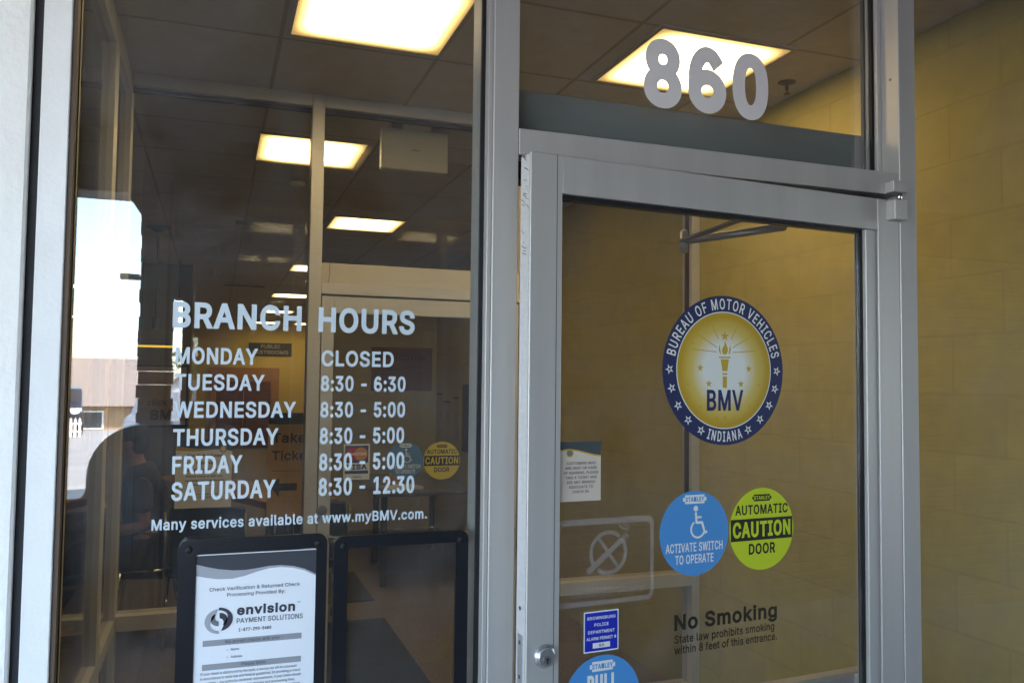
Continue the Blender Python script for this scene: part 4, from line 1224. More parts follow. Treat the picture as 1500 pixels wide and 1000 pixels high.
def blue_disc(root, s, z, r, TO, kind):
    mb = MB()
    ring(mb, s, z, 0, r, TO(1))
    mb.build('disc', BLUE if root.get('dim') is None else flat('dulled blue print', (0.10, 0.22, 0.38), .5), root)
    mb = MB()
    if kind == 'activate':
        badge(mb, s, z + r * .80, r * .68, r * .21, TO(2), 0, 0)
        wheelchair(mb, s + .05 * r, z + .25 * r, r * .78, TO(2))
        write(mb, 'ACTIVATE SWITCH', s - r * .83, s + r * .82, z - r * .43, r * .21, .030, TO(2))
        write(mb, 'TO OPERATE', s - r * .56, s + r * .55, z - r * .71, r * .21, .030, TO(2))
    else:
        badge(mb, s, z + r * .76, r * .66, r * .22, TO(2), 0, 0)
        write(mb, 'PULL', s - r * .39, s + r * .39, z + r * .22, r * .36, .06, TO(2))
        write(mb, 'TO OPEN', s - r * .6, s + r * .6, z - r * .25, r * .25, .04, TO(2))
    mb.build('white_lettering', PALE, root)
    mb = MB()
    write(mb, 'STANLEY', s - r * .27, s + r * .27, z + r * (.745 if kind == 'activate' else .705), r * .11, .05, TO(3))
    mb.build('badge_lettering', BLUE, root)


def caution_disc(root, s, z, r, TO, base):
    mb = MB()
    ring(mb, s, z, 0, r, TO(1))
    mb.build('disc', base, root)
    mb = MB()
    badge(mb, s, z + r * .76, r * .60, r * .165, TO(2), 0, 0)
    write(mb, 'AUTOMATIC', s - r * .82, s + r * .82, z + r * .36, r * .235, .040, TO(2))
    h = .26
    w0, w1 = math.sqrt(1 - .28 ** 2), math.sqrt(1 - .27 ** 2)
    mb.tris([TO(2)(s - r * w0, z - r * .27), TO(2)(s + r * w0, z - r * .27), TO(2)(s + r * w1, z + r * .26), TO(2)(s - r * w1, z + r * .26)], [(0, 1, 2, 3)])
    write(mb, 'DOOR', s - r * .41, s + r * .41, z - r * .61, r * .26, .045, TO(2))
    mb.build('black_lettering', DARKV, root)
    mb = MB()
    write(mb, 'CAUTION', s - r * .90, s + r * .90, z - r * .19, r * .38, .05, TO(3))
    mb.build('band_lettering', base, root)
    mb = MB()
    write(mb, 'STANLEY', s - r * .25, s + r * .25, z + r * .715, r * .09, .04, TO(3))
    mb.build('badge_lettering', base, root)


r0 = thing('switch_sticker', 'round sky blue ACTIVATE SWITCH TO OPERATE sticker with a wheelchair symbol on the outer door', 'door sticker', DM @ Vector((-.5945, DOFF, 1.3335)))
blue_disc(r0, -0.5950, 1.3335, 0.0895, dl, 'activate')
r0 = thing('caution_sticker', 'round lime yellow AUTOMATIC CAUTION DOOR sticker on the outer door', 'door sticker', DM @ Vector((-.413, DOFF, 1.332)))
caution_disc(r0, -0.4130, 1.3318, 0.0900, dl, LIME)
r0 = thing('pull_sticker', 'round blue PULL sticker cut off by the bottom edge, below the police permit', 'door sticker', DM @ Vector((-.82, DOFF, 1.016)))
blue_disc(r0, -0.8205, 1.0165, 0.0890, dl, 'pull')

# no smoking lettering
ns = thing('no_smoking_lettering', 'black No Smoking lettering with two lines on the state law, low on the door glass', 'window lettering', DM @ Vector((-.51, DOFF, 1.12)))
mb = MB()
write(mb, 'No Smoking', -0.6470, -0.3715, 1.1335, 0.0325, 0.050, dl(1))
mb.build('heading', DARKV, ns)
mb = MB()
write(mb, 'State law prohibits smoking', -0.6468, -0.3790, 1.1070, 0.0165, 0.028, dl(1))
write(mb, 'within 8 feet of this entrance.', -0.6466, -0.3715, 1.0845, 0.0165, 0.028, dl(1))
mb.build('law_lines', DARKV, ns)

# etched no smoking panel
et = thing('etched_smoking_sign', 'faint etched no smoking sign with a crossed cigarette in a rounded border', 'etched sign', DM @ Vector((-.8, DOFF, 1.3)))
FILM = film_mat('frosted etching', (0.50, 0.47, 0.50), 0.26)
mb = MB()
T = dl(1)
bx0, bx1, bz0, bz1 = -0.9265, -0.6985, 1.205, 1.378
op_ = round_rect(bx0, bx1, bz0, bz1, .016)
ip_ = round_rect(bx0 + .010, bx1 - .009, bz0 + .010, bz1 - .0125, .010)
n = len(op_)
mb.tris([T(*p) for p in op_ + ip_], [((i + 1) % n, i, n + i, n + (i + 1) % n) for i in range(n)])
mb.build('border', FILM, et)
mb = MB()
ecx, ecz = -0.8080, 1.3075
ring(mb, ecx, ecz, .0365, .0445, T, a0=52, a1=218)
ring(mb, ecx, ecz, .0365, .0445, T, a0=240, a1=400)
d1 = Vector((math.cos(RAD(37)), math.sin(RAD(37))))
d2 = Vector((-d1.y, d1.x))
for a0_, a1_, hw in ((-.060, .043, .0058), (.0455, .0500, .0058), (.0525, .057, .0058)):
    mb.tris([T(ecx + d1.x * p + d2.x * q, ecz + d1.y * p + d2.y * q) for p, q in ((a0_, -hw), (a1_, -hw), (a1_, hw), (a0_, hw))], [(0, 1, 2, 3)])
for a0_, a1_ in ((-.0362, -.0062), (.0062, .0362)):
    mb.tris([T(ecx + d2.x * p + d1.x * q, ecz + d2.y * p + d1.y * q) for p, q in ((a0_, -.0035), (a1_, -.0035), (a1_, .0035), (a0_, .0035))], [(3, 2, 1, 0)])
stroke(mb, [(ecx + .047, ecz + .042), (ecx + .040, ecz + .047), (ecx + .034, ecz + .046), (ecx + .030, ecz + .051), (ecx + .025, ecz + .053)], .003, T)
stroke(mb, [(ecx + .050, ecz + .046), (ecx + .045, ecz + .053), (ecx + .037, ecz + .053), (ecx + .035, ecz + .058), (ecx + .040, ecz + .063)], .003, T)
write(mb, 'STATE LAW PROHIBITS SMOKING', -0.893, -0.722, 1.2345, .0070, .03, T)
write(mb, 'WITHIN 8 FEET OF ANY ENTRANCE', -0.893, -0.722, 1.2235, .0070, .03, T)
mb.build('symbol', FILM, et)

# deaf customers notice, behind the glass
dn = thing('hearing_notice', 'small cream paper notice to deaf or hard of hearing customers beside the lock stile', 'notice', DM @ Vector((-.872, .026, 1.47)))
DB = lambda s, z: DM @ Vector((s, .0186, z))
DB2 = lambda s, z: DM @ Vector((s, .0183, z))
kx = 0.006
mb = MB()
quad(mb, -0.9275, -0.8270, 1.4140, 1.5330, DB)
mb.build('paper_sheet', mat('cream paper', (0.56, 0.49, 0.42), rough=0.8, var=0.03), dn)
mb = MB()
wv = [(-.9275, 1.519), (-.915, 1.517), (-.90, 1.519), (-.88, 1.516), (-.86, 1.511), (-.843, 1.507), (-.827, 1.505)]
for (a, c), (a2, c2) in zip(wv, wv[1:]):
    mb.tris([DB2(a, c), DB2(a2, c2), DB2(a2, 1.533), DB2(a, 1.533)], [(0, 1, 2, 3)], 0)
    mb.tris([DB2(a, c - .003), DB2(a2, c2 - .003), DB2(a2, c2), DB2(a, c)], [(0, 1, 2, 3)], 1)
mb.build('header_band', [flat('slate print', (0.055, 0.065, 0.075), .6), GOLD], dn)
mb = MB()
DB3 = lambda s, z: DM @ Vector((s, .0180, z))
ring(mb, -.8985, 1.5105, 0, .0085, DB3, 0, 30)
ring(mb, -.8985, 1.5105, 0, .0062, lambda s, z: DM @ Vector((s, .0177, z)), 1, 30)
mb.build('round_emblem', [GOLD, MIDINK], dn)
mb = MB()
for i, (s_, hw) in enumerate((('CUSTOMERS WHO', .0335), ('ARE DEAF OR HARD', .0365), ('OF HEARING, PLEASE', .0400), ('TAKE A TICKET AND', .0360), ('SEE ANY BRANCH', .0325), ('ASSOCIATE TO', .0275), ('CHECK IN.', .0195))):
    centred(mb, s_, -.8725, 1.4870 - i * .0094, .0054, 2 * hw, .03, DB2)
mb.build('notice_text', INK, dn)

# police alarm permit
pp = thing('alarm_permit', 'small royal blue police department alarm permit sticker above the blue PULL sticker', 'permit sticker', DM @ Vector((-.823, DOFF, 1.153)))
mb = MB()
quad(mb, -.8640, -.7833, 1.1125, 1.1935, dl(1), 0, .002)
mb.build('white_border', PALE, pp)
mb = MB()
quad(mb, -.8615, -.7858, 1.1152, 1.1908, dl(2), 0, .001)
mb.build('blue_field', PERMIT, pp)
mb = MB()
for s_, hw, z in (('BROWNSBURG', .0325, 1.1770), ('POLICE', .0165, 1.1635), ('DEPARTMENT', .0310, 1.1495), ('ALARM PERMIT #', .0345, 1.1365)):
    centred(mb, s_, -.8235, z, .0062, 2 * hw, .032, dl(3))
quad(mb, -.8435, -.8035, 1.1205, 1.1310, dl(3))
mb.build('permit_text', PALE, pp)
mb = MB()
centred(mb, '50', -.8235, 1.1228, .0055, .011, .04, dl(4))
mb.build('permit_number', INK, pp)

# ------------------------------------------------------------------ the vestibule: inner and side storefront
IY = 2.24
inn = thing('vestibule_frame', 'warm lit grey aluminium framing of the inner vestibule front, with tall glass panes', 'storefront', (1.0, IY, 0))


def iframe(name, x0, x1, z0, z1, parent=None, y0=IY, y1=IY + .10, m_=None):
    return MB().box(x0, x1, y0, y1, z0, z1, bev=.0015).build(name, m_ or ALU2, parent or inn)


iframe('jamb', -0.410, -0.360, 0.0, 2.948)
iframe('mullion', 0.390, 0.446, 0.0, 2.948)
iframe('mullion', 1.405, 1.460, 0.0, 2.948)
iframe('jamb', 2.372, 2.418, 0.0, 2.948)
for x0, x1 in ((-.359, .389), (.447, 1.404), (1.461, 2.371)):
    iframe('head_rail', x0, x1, 2.893, 2.948)
for x0, x1 in ((-.359, .389), (1.461, 2.371)):
    iframe('middle_rail', x0, x1, .605, .668)
    iframe('bottom_rail', x0, x1, .0, .10)
    MB().box(x0, x1, IY + .045, IY + .051, .669, 2.892).build('glass_pane', GLASS2, inn)
    MB().box(x0, x1, IY + .045, IY + .051, .101, .604).build('glass_pane', GLASS2, inn)
iframe('door_header', .447, 1.404, 2.040, 2.090)
iframe('operator_panel', .447, 1.404, 2.0905, 2.183, y0=IY + .012, y1=IY + .16, m_=WHITEP)
stroke_c = MB()
stroke(stroke_c, [(.484, 2.180), (.481, 2.150), (.484, 2.13), (.477, 2.100), (.476, 2.092)], .0022, on_y(IY + .0113))
stroke_c.build('panel_crack', GASK, inn)
MB().box(.447, 1.404, IY + .045, IY + .051, 2.1835, 2.892).build('transom_pane', GLASS2, inn)
MB().box(2.352, 2.3715, IY + .03, IY + .044, .669, 2.892).build('gasket', mat('dark brown gasket', (0.05, 0.03, 0.024), rough=.6), inn)
for x0, x1 in ((-.359, .389), (.447, 1.404)):
    MB().box(x0, x1, IY + .030, IY + .044, 2.872, 2.892).build('gasket', mat('dark brown gasket', (0.05, 0.03, 0.024)), inn)

idr = thing('inner_door', 'glass inner door with a warm grey frame and three stickers, behind the opening hours', 'door', (1.40, IY, 0))
ist = MB().box(.452, .507, IY + .010, IY + .055, .012, 2.033, bev=.001).build('lock_stile', ALU2, idr)
MB().box(1.345, 1.400, IY + .010, IY + .055, .012, 2.033, bev=.001).build('hinge_stile', ALU2, idr)
MB().box(.5075, 1.3445, IY + .011, IY + .054, 1.956, 2.033, bev=.001).build('top_rail', ALU2, idr)
MB().box(.5075, 1.3445, IY + .011, IY + .054, .012, .22, bev=.001).build('bottom_rail', ALU2, idr)
MB().box(.5075, 1.3445, IY + .029, IY + .035, .221, 1.9555).build('door_pane', GLASS2, idr)
MB().cyl((.471, IY + .012, 1.07), (.471, IY - .004, 1.07), .021, 28).cyl((.471, IY - .004, 1.07), (.471, IY - .008, 1.07), .014, 24).build('lock_cylinder', mat('satin chrome', (0.6, 0.6, 0.6)), ist)
MB().tube([(.50, IY - .035, .945), (1.36, IY - .035, .945)], .013, 12).box(.495, .515, IY - .045, IY + .012, .93, .96, bev=.003).box(1.35, 1.372, IY - .045, IY + .012, .93, .96, bev=.003).build('push_bar', CHROME, idr)

ss = thing('side_frame', 'grey aluminium side framing of the vestibule with a low rail, at the far left inside', 'storefront', (-.385, 1.2, 0))
def sframe(name, y0, y1, z0, z1, m_=None, x0=-.410, x1=-.360):
    return MB().box(x0, x1, y0, y1, z0, z1, bev=.0015).build(name, m_ or ALU2, ss)
sframe('mullion', .117, .17, 0, 2.948)
sframe('mullion', 1.66, 1.76, 0, 2.948)
for y0, y1 in ((.171, 1.659), (1.761, IY - .001)):
    sframe('head_rail', y0, y1, 2.85, 2.948)
    sframe('middle_rail', y0, y1, .595, .655, m_=ALU2)
    sframe('bottom_rail', y0, y1, .0, .10)
    MB().box(-.388, -.382, y0, y1, .656, 2.849).build('glass_pane', GLASS2, ss)
    MB().box(-.388, -.382, y0, y1, .101, .594).build('glass_pane', GLASS2, ss)

# stickers on the inner door
IT = lambda layer=0: (lambda x, z: Vector((x, IY + .0285 - .0003 * layer, EYE + z)))
r0 = thing('switch_sticker', 'small dulled blue wheelchair switch sticker on the inner door, behind the opening hours', 'door sticker', (.85, IY + .028, 1.28))
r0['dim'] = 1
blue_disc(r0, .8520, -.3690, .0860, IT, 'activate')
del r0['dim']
r0 = thing('caution_sticker', 'small amber yellow AUTOMATIC CAUTION DOOR sticker on the inner door', 'door sticker', (1.03, IY + .028, 1.28))
caution_disc(r0, 1.0270, -.3730, .0890, IT, AMBER)
cd = thing('card_sticker', 'white credit card sticker with red and orange circles and blue letters on the inner door', 'card sticker', (.625, IY + .028, 1.28))
mb = MB()
quad(mb, .565, .685, -.452, -.290, IT(1), 0)
mb.build('white_panel', PALE, cd)
mb = MB()
T = IT(2)
quad(mb, .572, .678, -.375, -.297, T, 0)
quad(mb, .572, .678, -.425, -.411, T, 0)
mb.build('blue_bands', flat('card navy', (0.05, 0.07, 0.17), .5), cd)
mb = MB()
ring(mb, .606, -.335, 0, .030, IT(3), 0, 36)
ring(mb, .644, -.335, 0, .030, IT(4), 1, 36)
write(mb, 'MasterCard', .584, .666, -.341, .014, .05, IT(5), 2)
mb.build('card_circles', [flat('card red', (0.50, 0.035, 0.03), .5), flat('card orange', (0.62, 0.26, 0.05), .5), PALE], cd)
mb = MB()
write(mb, 'VISA', .578, .672, -.406, .024, .06, IT(3))
write(mb, 'Kenny', .610, .650, -.444, .010, .03, IT(3))
mb.build('card_lettering', flat('card navy', (0.05, 0.07, 0.17), .5), cd)

# appointments sheet taped to the inner glass
ap = thing('appointment_notice', 'white sheet for scheduled online appointments on the inner glass, beside the weekday names', 'notice', (-.03, IY + .04, 1.24))
AT = lambda layer=0: (lambda x, z: Vector((x, IY + .0445 - .0003 * layer, EYE + z)))
mb = MB()
quad(mb, -.146, .084, -.556, -.264, AT(0))
mb.build('paper_sheet', mat('white sheet', (0.84, 0.86, 0.92), rough=.8, var=.03), ap)
mb = MB()
T = AT(1)
wv = [(-.146, -.290), (-.10, -.297), (-.05, -.303), (0, -.304), (.04, -.303), (.084, -.312)]
wv2 = [(-.146, -.308), (-.10, -.312), (-.05, -.312), (0, -.307), (.04, -.305), (.084, -.3135)]
for i in range(5):
    a, a2, c, c2 = wv[i], wv[i + 1], wv2[i], wv2[i + 1]
    mb.tris([T(*a), T(*a2), T(a2[0], -.264), T(a[0], -.264)], [(0, 1, 2, 3)], 0)
    mb.tris([T(*c), T(*c2), T(*a2), T(*a)], [(0, 1, 2, 3)], 1)
ring(mb, .046, -.305, 0, .015, AT(2), 1, 24)
ring(mb, .046, -.305, 0, .010, AT(3), 2, 24)
mb.build('header_band', [flat('slate blue print', (0.05, 0.08, 0.15), .6), GOLD, PALE], ap)
mb = MB()
for s_, hw, z, cp in (('For Scheduled', .072, -.338, .013), ('Online', .034, -.369, .013), ('Appointments', .070, -.399, .013), ('Please check in with any', .074, -.424, .008), ('available Customer Service', .078, -.442, .008), ('Representative', .045, -.460, .008), ('Thank you for your patience', .060, -.500, .006), ('and for visiting the branch', .050, -.513, .006)):
    centred(mb, s_, -.028, z, cp, 2 * hw, .04, T)
mb.build('notice_text', INK, ap)

# exit sign seen from behind, hung from the ceiling just inside
ex = thing('exit_sign', 'blank off white back of an exit sign hanging behind the inner transom glass', 'exit sign', (.9, IY + .14, 2.85))
MB().box(.735, 1.068, IY + .150, IY + .200, 2.680, 2.880, bev=.004).build('housing', WHITEP, ex)
for x in (.79, .985):
    MB().box(x, x + .05, IY + .160, IY + .190, 2.8805, 2.948, bev=.002).build('bracket', mat('tan bracket', (0.35, 0.26, 0.16)), ex)
MB().box(.885, .925, IY + .1490, IY + .1498, 2.775, 2.785).build('maker_plate', GREYINK, ex)

# ------------------------------------------------------------------ ceiling: lights, vents, sprinkler, detector, hanging pole
DIFF = lamp_mat('lit diffuser', 15.0 / (2 ** vs.exposure) * LAMP)
FRAMEM = mat('light frame', (0.50, 0.43, 0.32), rough=.6, var=.03)
lights = [(.520, 1.300, 'big bright ceiling light panel at the top of the left window, nearest the viewer'),
          (1.790, 1.320, 'ceiling light panel behind the 860 street number'),
          (.480, 3.230, 'ceiling light panel crossed by the inner mullion, left of the exit sign'),
          (1.150, 5.330, 'slanted ceiling light panel below the exit sign'),
          (1.090, 8.340, 'small ceiling light panel just left of the inner mullion, upper of the pair above BRANCH'),
          (1.090, 11.700, 'thin ceiling light panel touching the inner mullion right above the word BRANCH'),
          (1.120, 14.950, 'sliver of ceiling light crossing the top half of the word BRANCH'),
          (1.110, 18.300, 'farthest sliver of ceiling light crossing the letters N and C of BRANCH')]
lp = thing('ceiling_light', lights[0][2], 'ceiling light', (.520, 1.300, 2.948), 'square ceiling light panels')
mb = MB()
for sx, sy in ((1, 0), (-1, 0), (0, 1), (0, -1)):
    if sx:
        mb.box(.520 + sx * .291 - .008, .520 + sx * .291 + .008, 1.300 - .2825, 1.300 + .2825, 2.940, 2.9495)
    else:
        mb.box(.520 - .299, .520 + .299, 1.300 + sy * .291 - .008, 1.300 + sy * .291 + .008, 2.940, 2.9495)
mb.build('frame', FRAMEM, lp)
MB().box(.520 - .2825, .520 + .2825, 1.300 - .2825, 1.300 + .2825, 2.944, 2.9490).build('diffuser', DIFF, lp, loc=(.520, 1.300, 2.9465))
lights += [(2.000, 11.700, 'added unseen ceiling light panel behind the short olive block wall'), (-1.400, 15.000, 'added unseen ceiling light panel behind the tan partition wall'), (2.000, 18.300, 'added unseen ceiling light panel in the far right corner of the office')]  # added panels, hidden from view, that brighten the far end of the office
for x, y, lab in lights[1:]:
    c = copy_tree(lp)
    c.location = (x, y, 2.948)
    c['label'] = lab

sl_ = thing('strip_light', 'glowing yellow strip light hanging low in the dim left of the office', 'strip light', (-.56, 8.23, 2.0))
o = MB().box(-.79, -.335, 8.20, 8.26, 1.985, 2.006, bev=.003)
tube_m = bpy.data.materials.new('yellow glow')
tube_m.use_nodes = True
bb = tube_m.node_tree.nodes['Principled BSDF']
bb.inputs['Base Color'].default_value = (.6, .4, .05, 1)
bb.inputs['Emission Color'].default_value = (1.0, .58, .05, 1)
bb.inputs['Emission Strength'].default_value = .12
ob = o.build('tube', tube_m, sl_)
MB().box(-.79, -.335, 8.20, 8.26, 2.0065, 2.022).build('housing', BLACKP, sl_)
for x in (-.75, -.38):
    MB().cyl((x, 8.23, 2.022), (x, 8.23, 2.949), .003, 6).build('suspension_wire', GASK, sl_)

vent = None
for x, y, lab in ((.40, 5.66, 'dark slotted ceiling air vent above and left of the word BRANCH, the nearer one'), (.36, 10.55, 'small dark ceiling air vent farther back, just above the word BRANCH')):
    if vent is None:
        vent = thing('air_vent', lab, 'air vent', (x, y, 2.948), 'slotted ceiling vents')
        MB().box(x - .28, x + .28, y - .08, y + .08, 2.944, 2.949).build('frame', FRAMEM, vent)
        mb = MB()
        for k_ in range(4):
            mb.box(x - .265, x + .265, y - .065 + k_ * .034, y - .041 + k_ * .034, 2.938, 2.9438)
        mb.build('slot', GASK, vent)
    else:
        c = copy_tree(vent)
        c.location = (x, y, 2.948)
        c['label'] = lab
o = thing('smoke_detector', 'round off white smoke detector on the office ceiling near the inner mullion', 'smoke detector', (.475, 3.93, 2.948))
MB().lathe([(0, 0), (.045, 0), (.052, .012), (.055, .035), (.058, .045)], (.475, 3.93, 2.904), n=32).build('body', WHITEP, o)
MB().lathe([(.0562, 0), (.060, .004), (.0562, .008)], (.475, 3.93, 2.925), n=32).build('vent_band', mat('tan band', (.3, .25, .18)), o)
o = thing('sprinkler_head', 'small dark fire sprinkler head on the vestibule ceiling, right of the 860 number', 'sprinkler', (2.285, 1.345, 2.948))
MB().lathe([(.0, -.006), (.022, -.006), (.036, -.002), (.038, .0)], (2.285, 1.345, 2.949), n=28).build('escutcheon', mat('bronze', (.12, .09, .07), rough=.4, metal=.6), o)
MB().cyl((2.285, 1.345, 2.942), (2.285, 1.345, 2.915), .006, 12).cyl((2.277, 1.345, 2.93), (2.281, 1.345, 2.90), .0022, 8).cyl((2.293, 1.345, 2.93), (2.289, 1.345, 2.90), .0022, 8).build('yoke', mat('bronze', (.12, .09, .07)), o)
MB().cyl((2.285, 1.345, 2.9), (2.285, 1.345, 2.898), .014, 20).build('deflector', mat('bronze', (.12, .09, .07)), o)
o = thing('hanging_pole', 'thin dark pole hanging from the ceiling left of BRANCH, small cylinder at its end', 'ceiling pole', (-.485, 6.15, 2.948))
MB().lathe([(0, -.05), (.02, -.045), (.07, -.015), (.11, 0)], (-.485, 6.15, 2.949), n=24).build('ceiling_cup', GASK, o)
MB().cyl((-.485, 6.15, 2.91), (-.485, 6.15, 2.17), .007, 10).build('rod', GASK, o)
MB().cyl((-.485, 6.15, 2.17), (-.485, 6.15, 2.07), .028, 18).build('end_cylinder', mat('dull metal', (.12, .10, .10), rough=.4), o)

# ------------------------------------------------------------------ things in the office
for nm, x0, x1, y0, y1, lab in (('floor_mat', .30, 1.16, 2.55, 4.25, 'nearer blue grey floor mat inside the inner door, seen through the empty poster holder'), ('floor_mat', .20, 1.18, 4.75, 5.72, 'farther blue grey floor mat, beyond the nearer one and the table leg')):
    tag(MB().box(x0, x1, y0, y1, 0.0005, .012, bev=.004).build(nm, MATC), lab, 'floor mat', 'entrance mats inside')
tag(MB().box(.45, 1.9, .35, 1.85, .0005, .012, bev=.004).build('floor_mat', MATC), 'vestibule floor mat just inside the outer door', 'floor mat', 'entrance mats inside')

# writing table
tb = thing('writing_table', 'dark legged writing table behind the inner door, with papers on it', 'table', (1.7, 5.9, 0))
LEGM = mat('blue grey table metal', (.05, .06, .085), rough=.5)
MB().box(1.25, 2.10, 5.10, 6.55, .72, .75, bev=.006).build('tabletop', mat('grey laminate', (.16, .16, .18), rough=.4, var=.1), tb)
for x, y in ((1.30, 5.15), (1.40, 6.05), (2.04, 5.15), (2.04, 6.50)):
    MB().box(x, x + .045, y, y + .045, .0, .719, bev=.004).build('leg', LEGM, tb)
o = MB().obox((1.50, 5.35, .763), (.96, .28, 0), (-.28, .96, 0), (0, 0, 1), .30, .22, .024, bev=.002).build('paper_stack', PAPER)
tag(o, 'low stack of white papers on the writing table behind the inner door', 'papers')
o = MB().prism([(1.42, .751), (1.56, .751), (1.49, .875)], 5.62, 5.72).build('tent_card', mat('orange print card', (.55, .32, .12), rough=.6))
tag(o, 'small orange triangular tent card standing on the writing table', 'tent card')

# papers pinned on the block wall on the right
pm = mat('brownish pinned paper', (.42, .30, .20), rough=.8, var=.05)
for y0, y1, z0, z1, lab in ((7.55, 7.72, 1.02, 1.50, 'long narrow pinned paper, leftmost of three on the block wall behind the inner door'), (7.18, 7.42, 1.20, 1.42, 'squarish pinned paper, middle one of three on the block wall'), (6.88, 7.03, 1.02, 1.47, 'long narrow pinned paper, right one of three on the block wall')):
    root = thing('pinned_paper', lab, 'paper', (2.41, y0, z0), 'papers pinned on the block wall')
    MB().box(2.410, 2.4165, y0, y1, z0, z1).build('sheet', pm, root)
    MB().box(2.4085, 2.4165, y0 - .012, y1 + .012, z1, z1 + .018).build('holder_strip', mat('dark strip', (.06, .05, .05)), root)
o = MB().box(2.38, 2.4165, 6.38, 6.60, .95, 1.62, bev=.004).build('brochure_rack', mat('dark rack', (.05, .05, .06)))
tag(o, 'narrow dark wall rack at the right edge of the inner door glass', 'brochure rack')
rp_ = thing('wall_poster', 'faded red welcome poster on the short olive wall behind the closed hours', 'poster', (2.0, 7.79, 1.77))
MB().box(1.66, 2.36, 7.790, 7.7985, 1.54, 2.03).build('sheet', mat('faded red print', (.24, .10, .055), rough=.7, var=.08), rp_)
mb = MB()
write(mb, 'Welcome', 1.74, 2.28, 1.885, .075, .04, on_y(7.7895))
write(mb, 'BRANCH', 1.85, 2.16, 1.77, .035, .03, on_y(7.7895))
mb.build('poster_text', flat('brown ink', (.09, .05, .035), .7), rp_)

# take a ticket board
tk = thing('ticket_board', 'orange Take Ticket board with a black arrow, half hidden by the inner mullion', 'ticket sign', (.42, 3.0, 0))
MB().box(.277, .60, 3.0, 3.02, .925, 1.415).build('board', BOARD, tk)
MB().box(.277, .60, 2.995, 3.021, 1.4155, 1.475).build('black_header', BLACKP, tk)
mb = MB()
T = on_y(2.9992)
write(mb, 'Take', .298, .470, 1.318, .052, .04, T)
write(mb, 'Ticket', .298, .500, 1.225, .050, .034, T)
quad(mb, .300, .52, 1.168, 1.171, T)
mb.tris([T(.297, 1.085), T(.338, 1.033), T(.338, 1.137)], [(0, 1, 2)])
quad(mb, .338, .430, 1.066, 1.104, T)
write(mb, 'BEFORE SEATING', .32, .55, 1.436, .016, .03, on_y(2.9943), )
mb.build('lettering', flat('sign black', (.035, .022, .012), .6), tk)
MB().box(.42, .46, 3.02, 3.05, .012, .93).box(.28, .60, 2.9, 3.17, .0, .012).build('stand', BLACKP, tk)

# waiting chairs
def chair(name, x, y, rot, label):
    root = thing(name, label, 'chair', (0, 0, 0), 'black waiting room chairs')
    b = MB()
    b.box(-.23, .23, -.22, .22, .43, .48, bev=.02, seg=2)
    b.build('seat', BLACKF, root)
    b = MB()
    b.obox((0, .235, .68), (1, 0, 0), (0, .97, .24), (0, -.24, .97), .45, .04, .36, bev=.015)
    b.build('backrest', BLACKF, root)
    for sx in (-1, 1):
        MB().tube([(sx * .235, -.20, .012), (sx * .235, -.16, .44), (sx * .235, .19, .44), (sx * .235, .27, .84)], .011, 8).build('side_frame', CHROME, root)
        MB().tube([(sx * .235, .24, .012), (sx * .235, .14, .43)], .011, 8).build('leg', CHROME, root)
    root.location = (x, y, 0)
    root.rotation_euler.z = rot
    return root


c0 = chair('waiting_chair', -.36, 4.42, RAD(-90), 'black waiting chair under the seated person')
for x, y, rt, lab in ((.02, 4.15, RAD(170), 'black waiting chair with its back to the inner glass, next to the seated person'), (.60, 4.2, RAD(185), 'black waiting chair below the arrow of the ticket board')):
    c = copy_tree(c0)
    c.location = (x, y, 0)
    c.rotation_euler.z = rt
    c['label'] = lab
ct = thing('waiting_table', 'low orange wood table slanting behind the appointments sheet', 'table', (0, 6, 0))
a_, b_ = Vector((-.55, 7.1, 0)), Vector((.46, 4.95, 0))
dv = (b_ - a_).normalized()
nv = Vector((-dv.y, dv.x, 0))
ce = (a_ + b_) / 2 + nv * .28
MB().obox((ce.x, ce.y, .69), dv, nv, (0, 0, 1), (b_ - a_).length, .55, .055, bev=.006).build('tabletop', ORANGE, ct)
for sa in (-1, 1):
    for sb in (-1, 1):
        p = ce + dv * sa * 1.0 + nv * sb * .22
        MB().obox((p.x, p.y, .33), dv, nv, (0, 0, 1), .05, .05, .66).build('leg', BROWN, ct)

bp_ = thing('framed_poster', 'tan poster in a dark frame on the partition behind the seated person, reading BMV', 'poster', (-.6, 8.61, 1.4))
MB().box(-1.15, -.275, 8.595, 8.618, 1.105, 1.80).build('frame', BLACKP, bp_)
MB().box(-1.125, -.295, 8.590, 8.5945, 1.125, 1.78).build('sheet', mat('tan print', (.42, .33, .22), rough=.7, var=.05), bp_)
mb = MB()
write(mb, 'BMV', -.66, -.33, 1.185, .115, .06, on_y(8.5892))
write(mb, 'click', -.70, -.49, 1.345, .07, .045, on_y(8.5892))
mb.build('poster_text', flat('grey brown ink', (.10, .085, .075), .7), bp_)

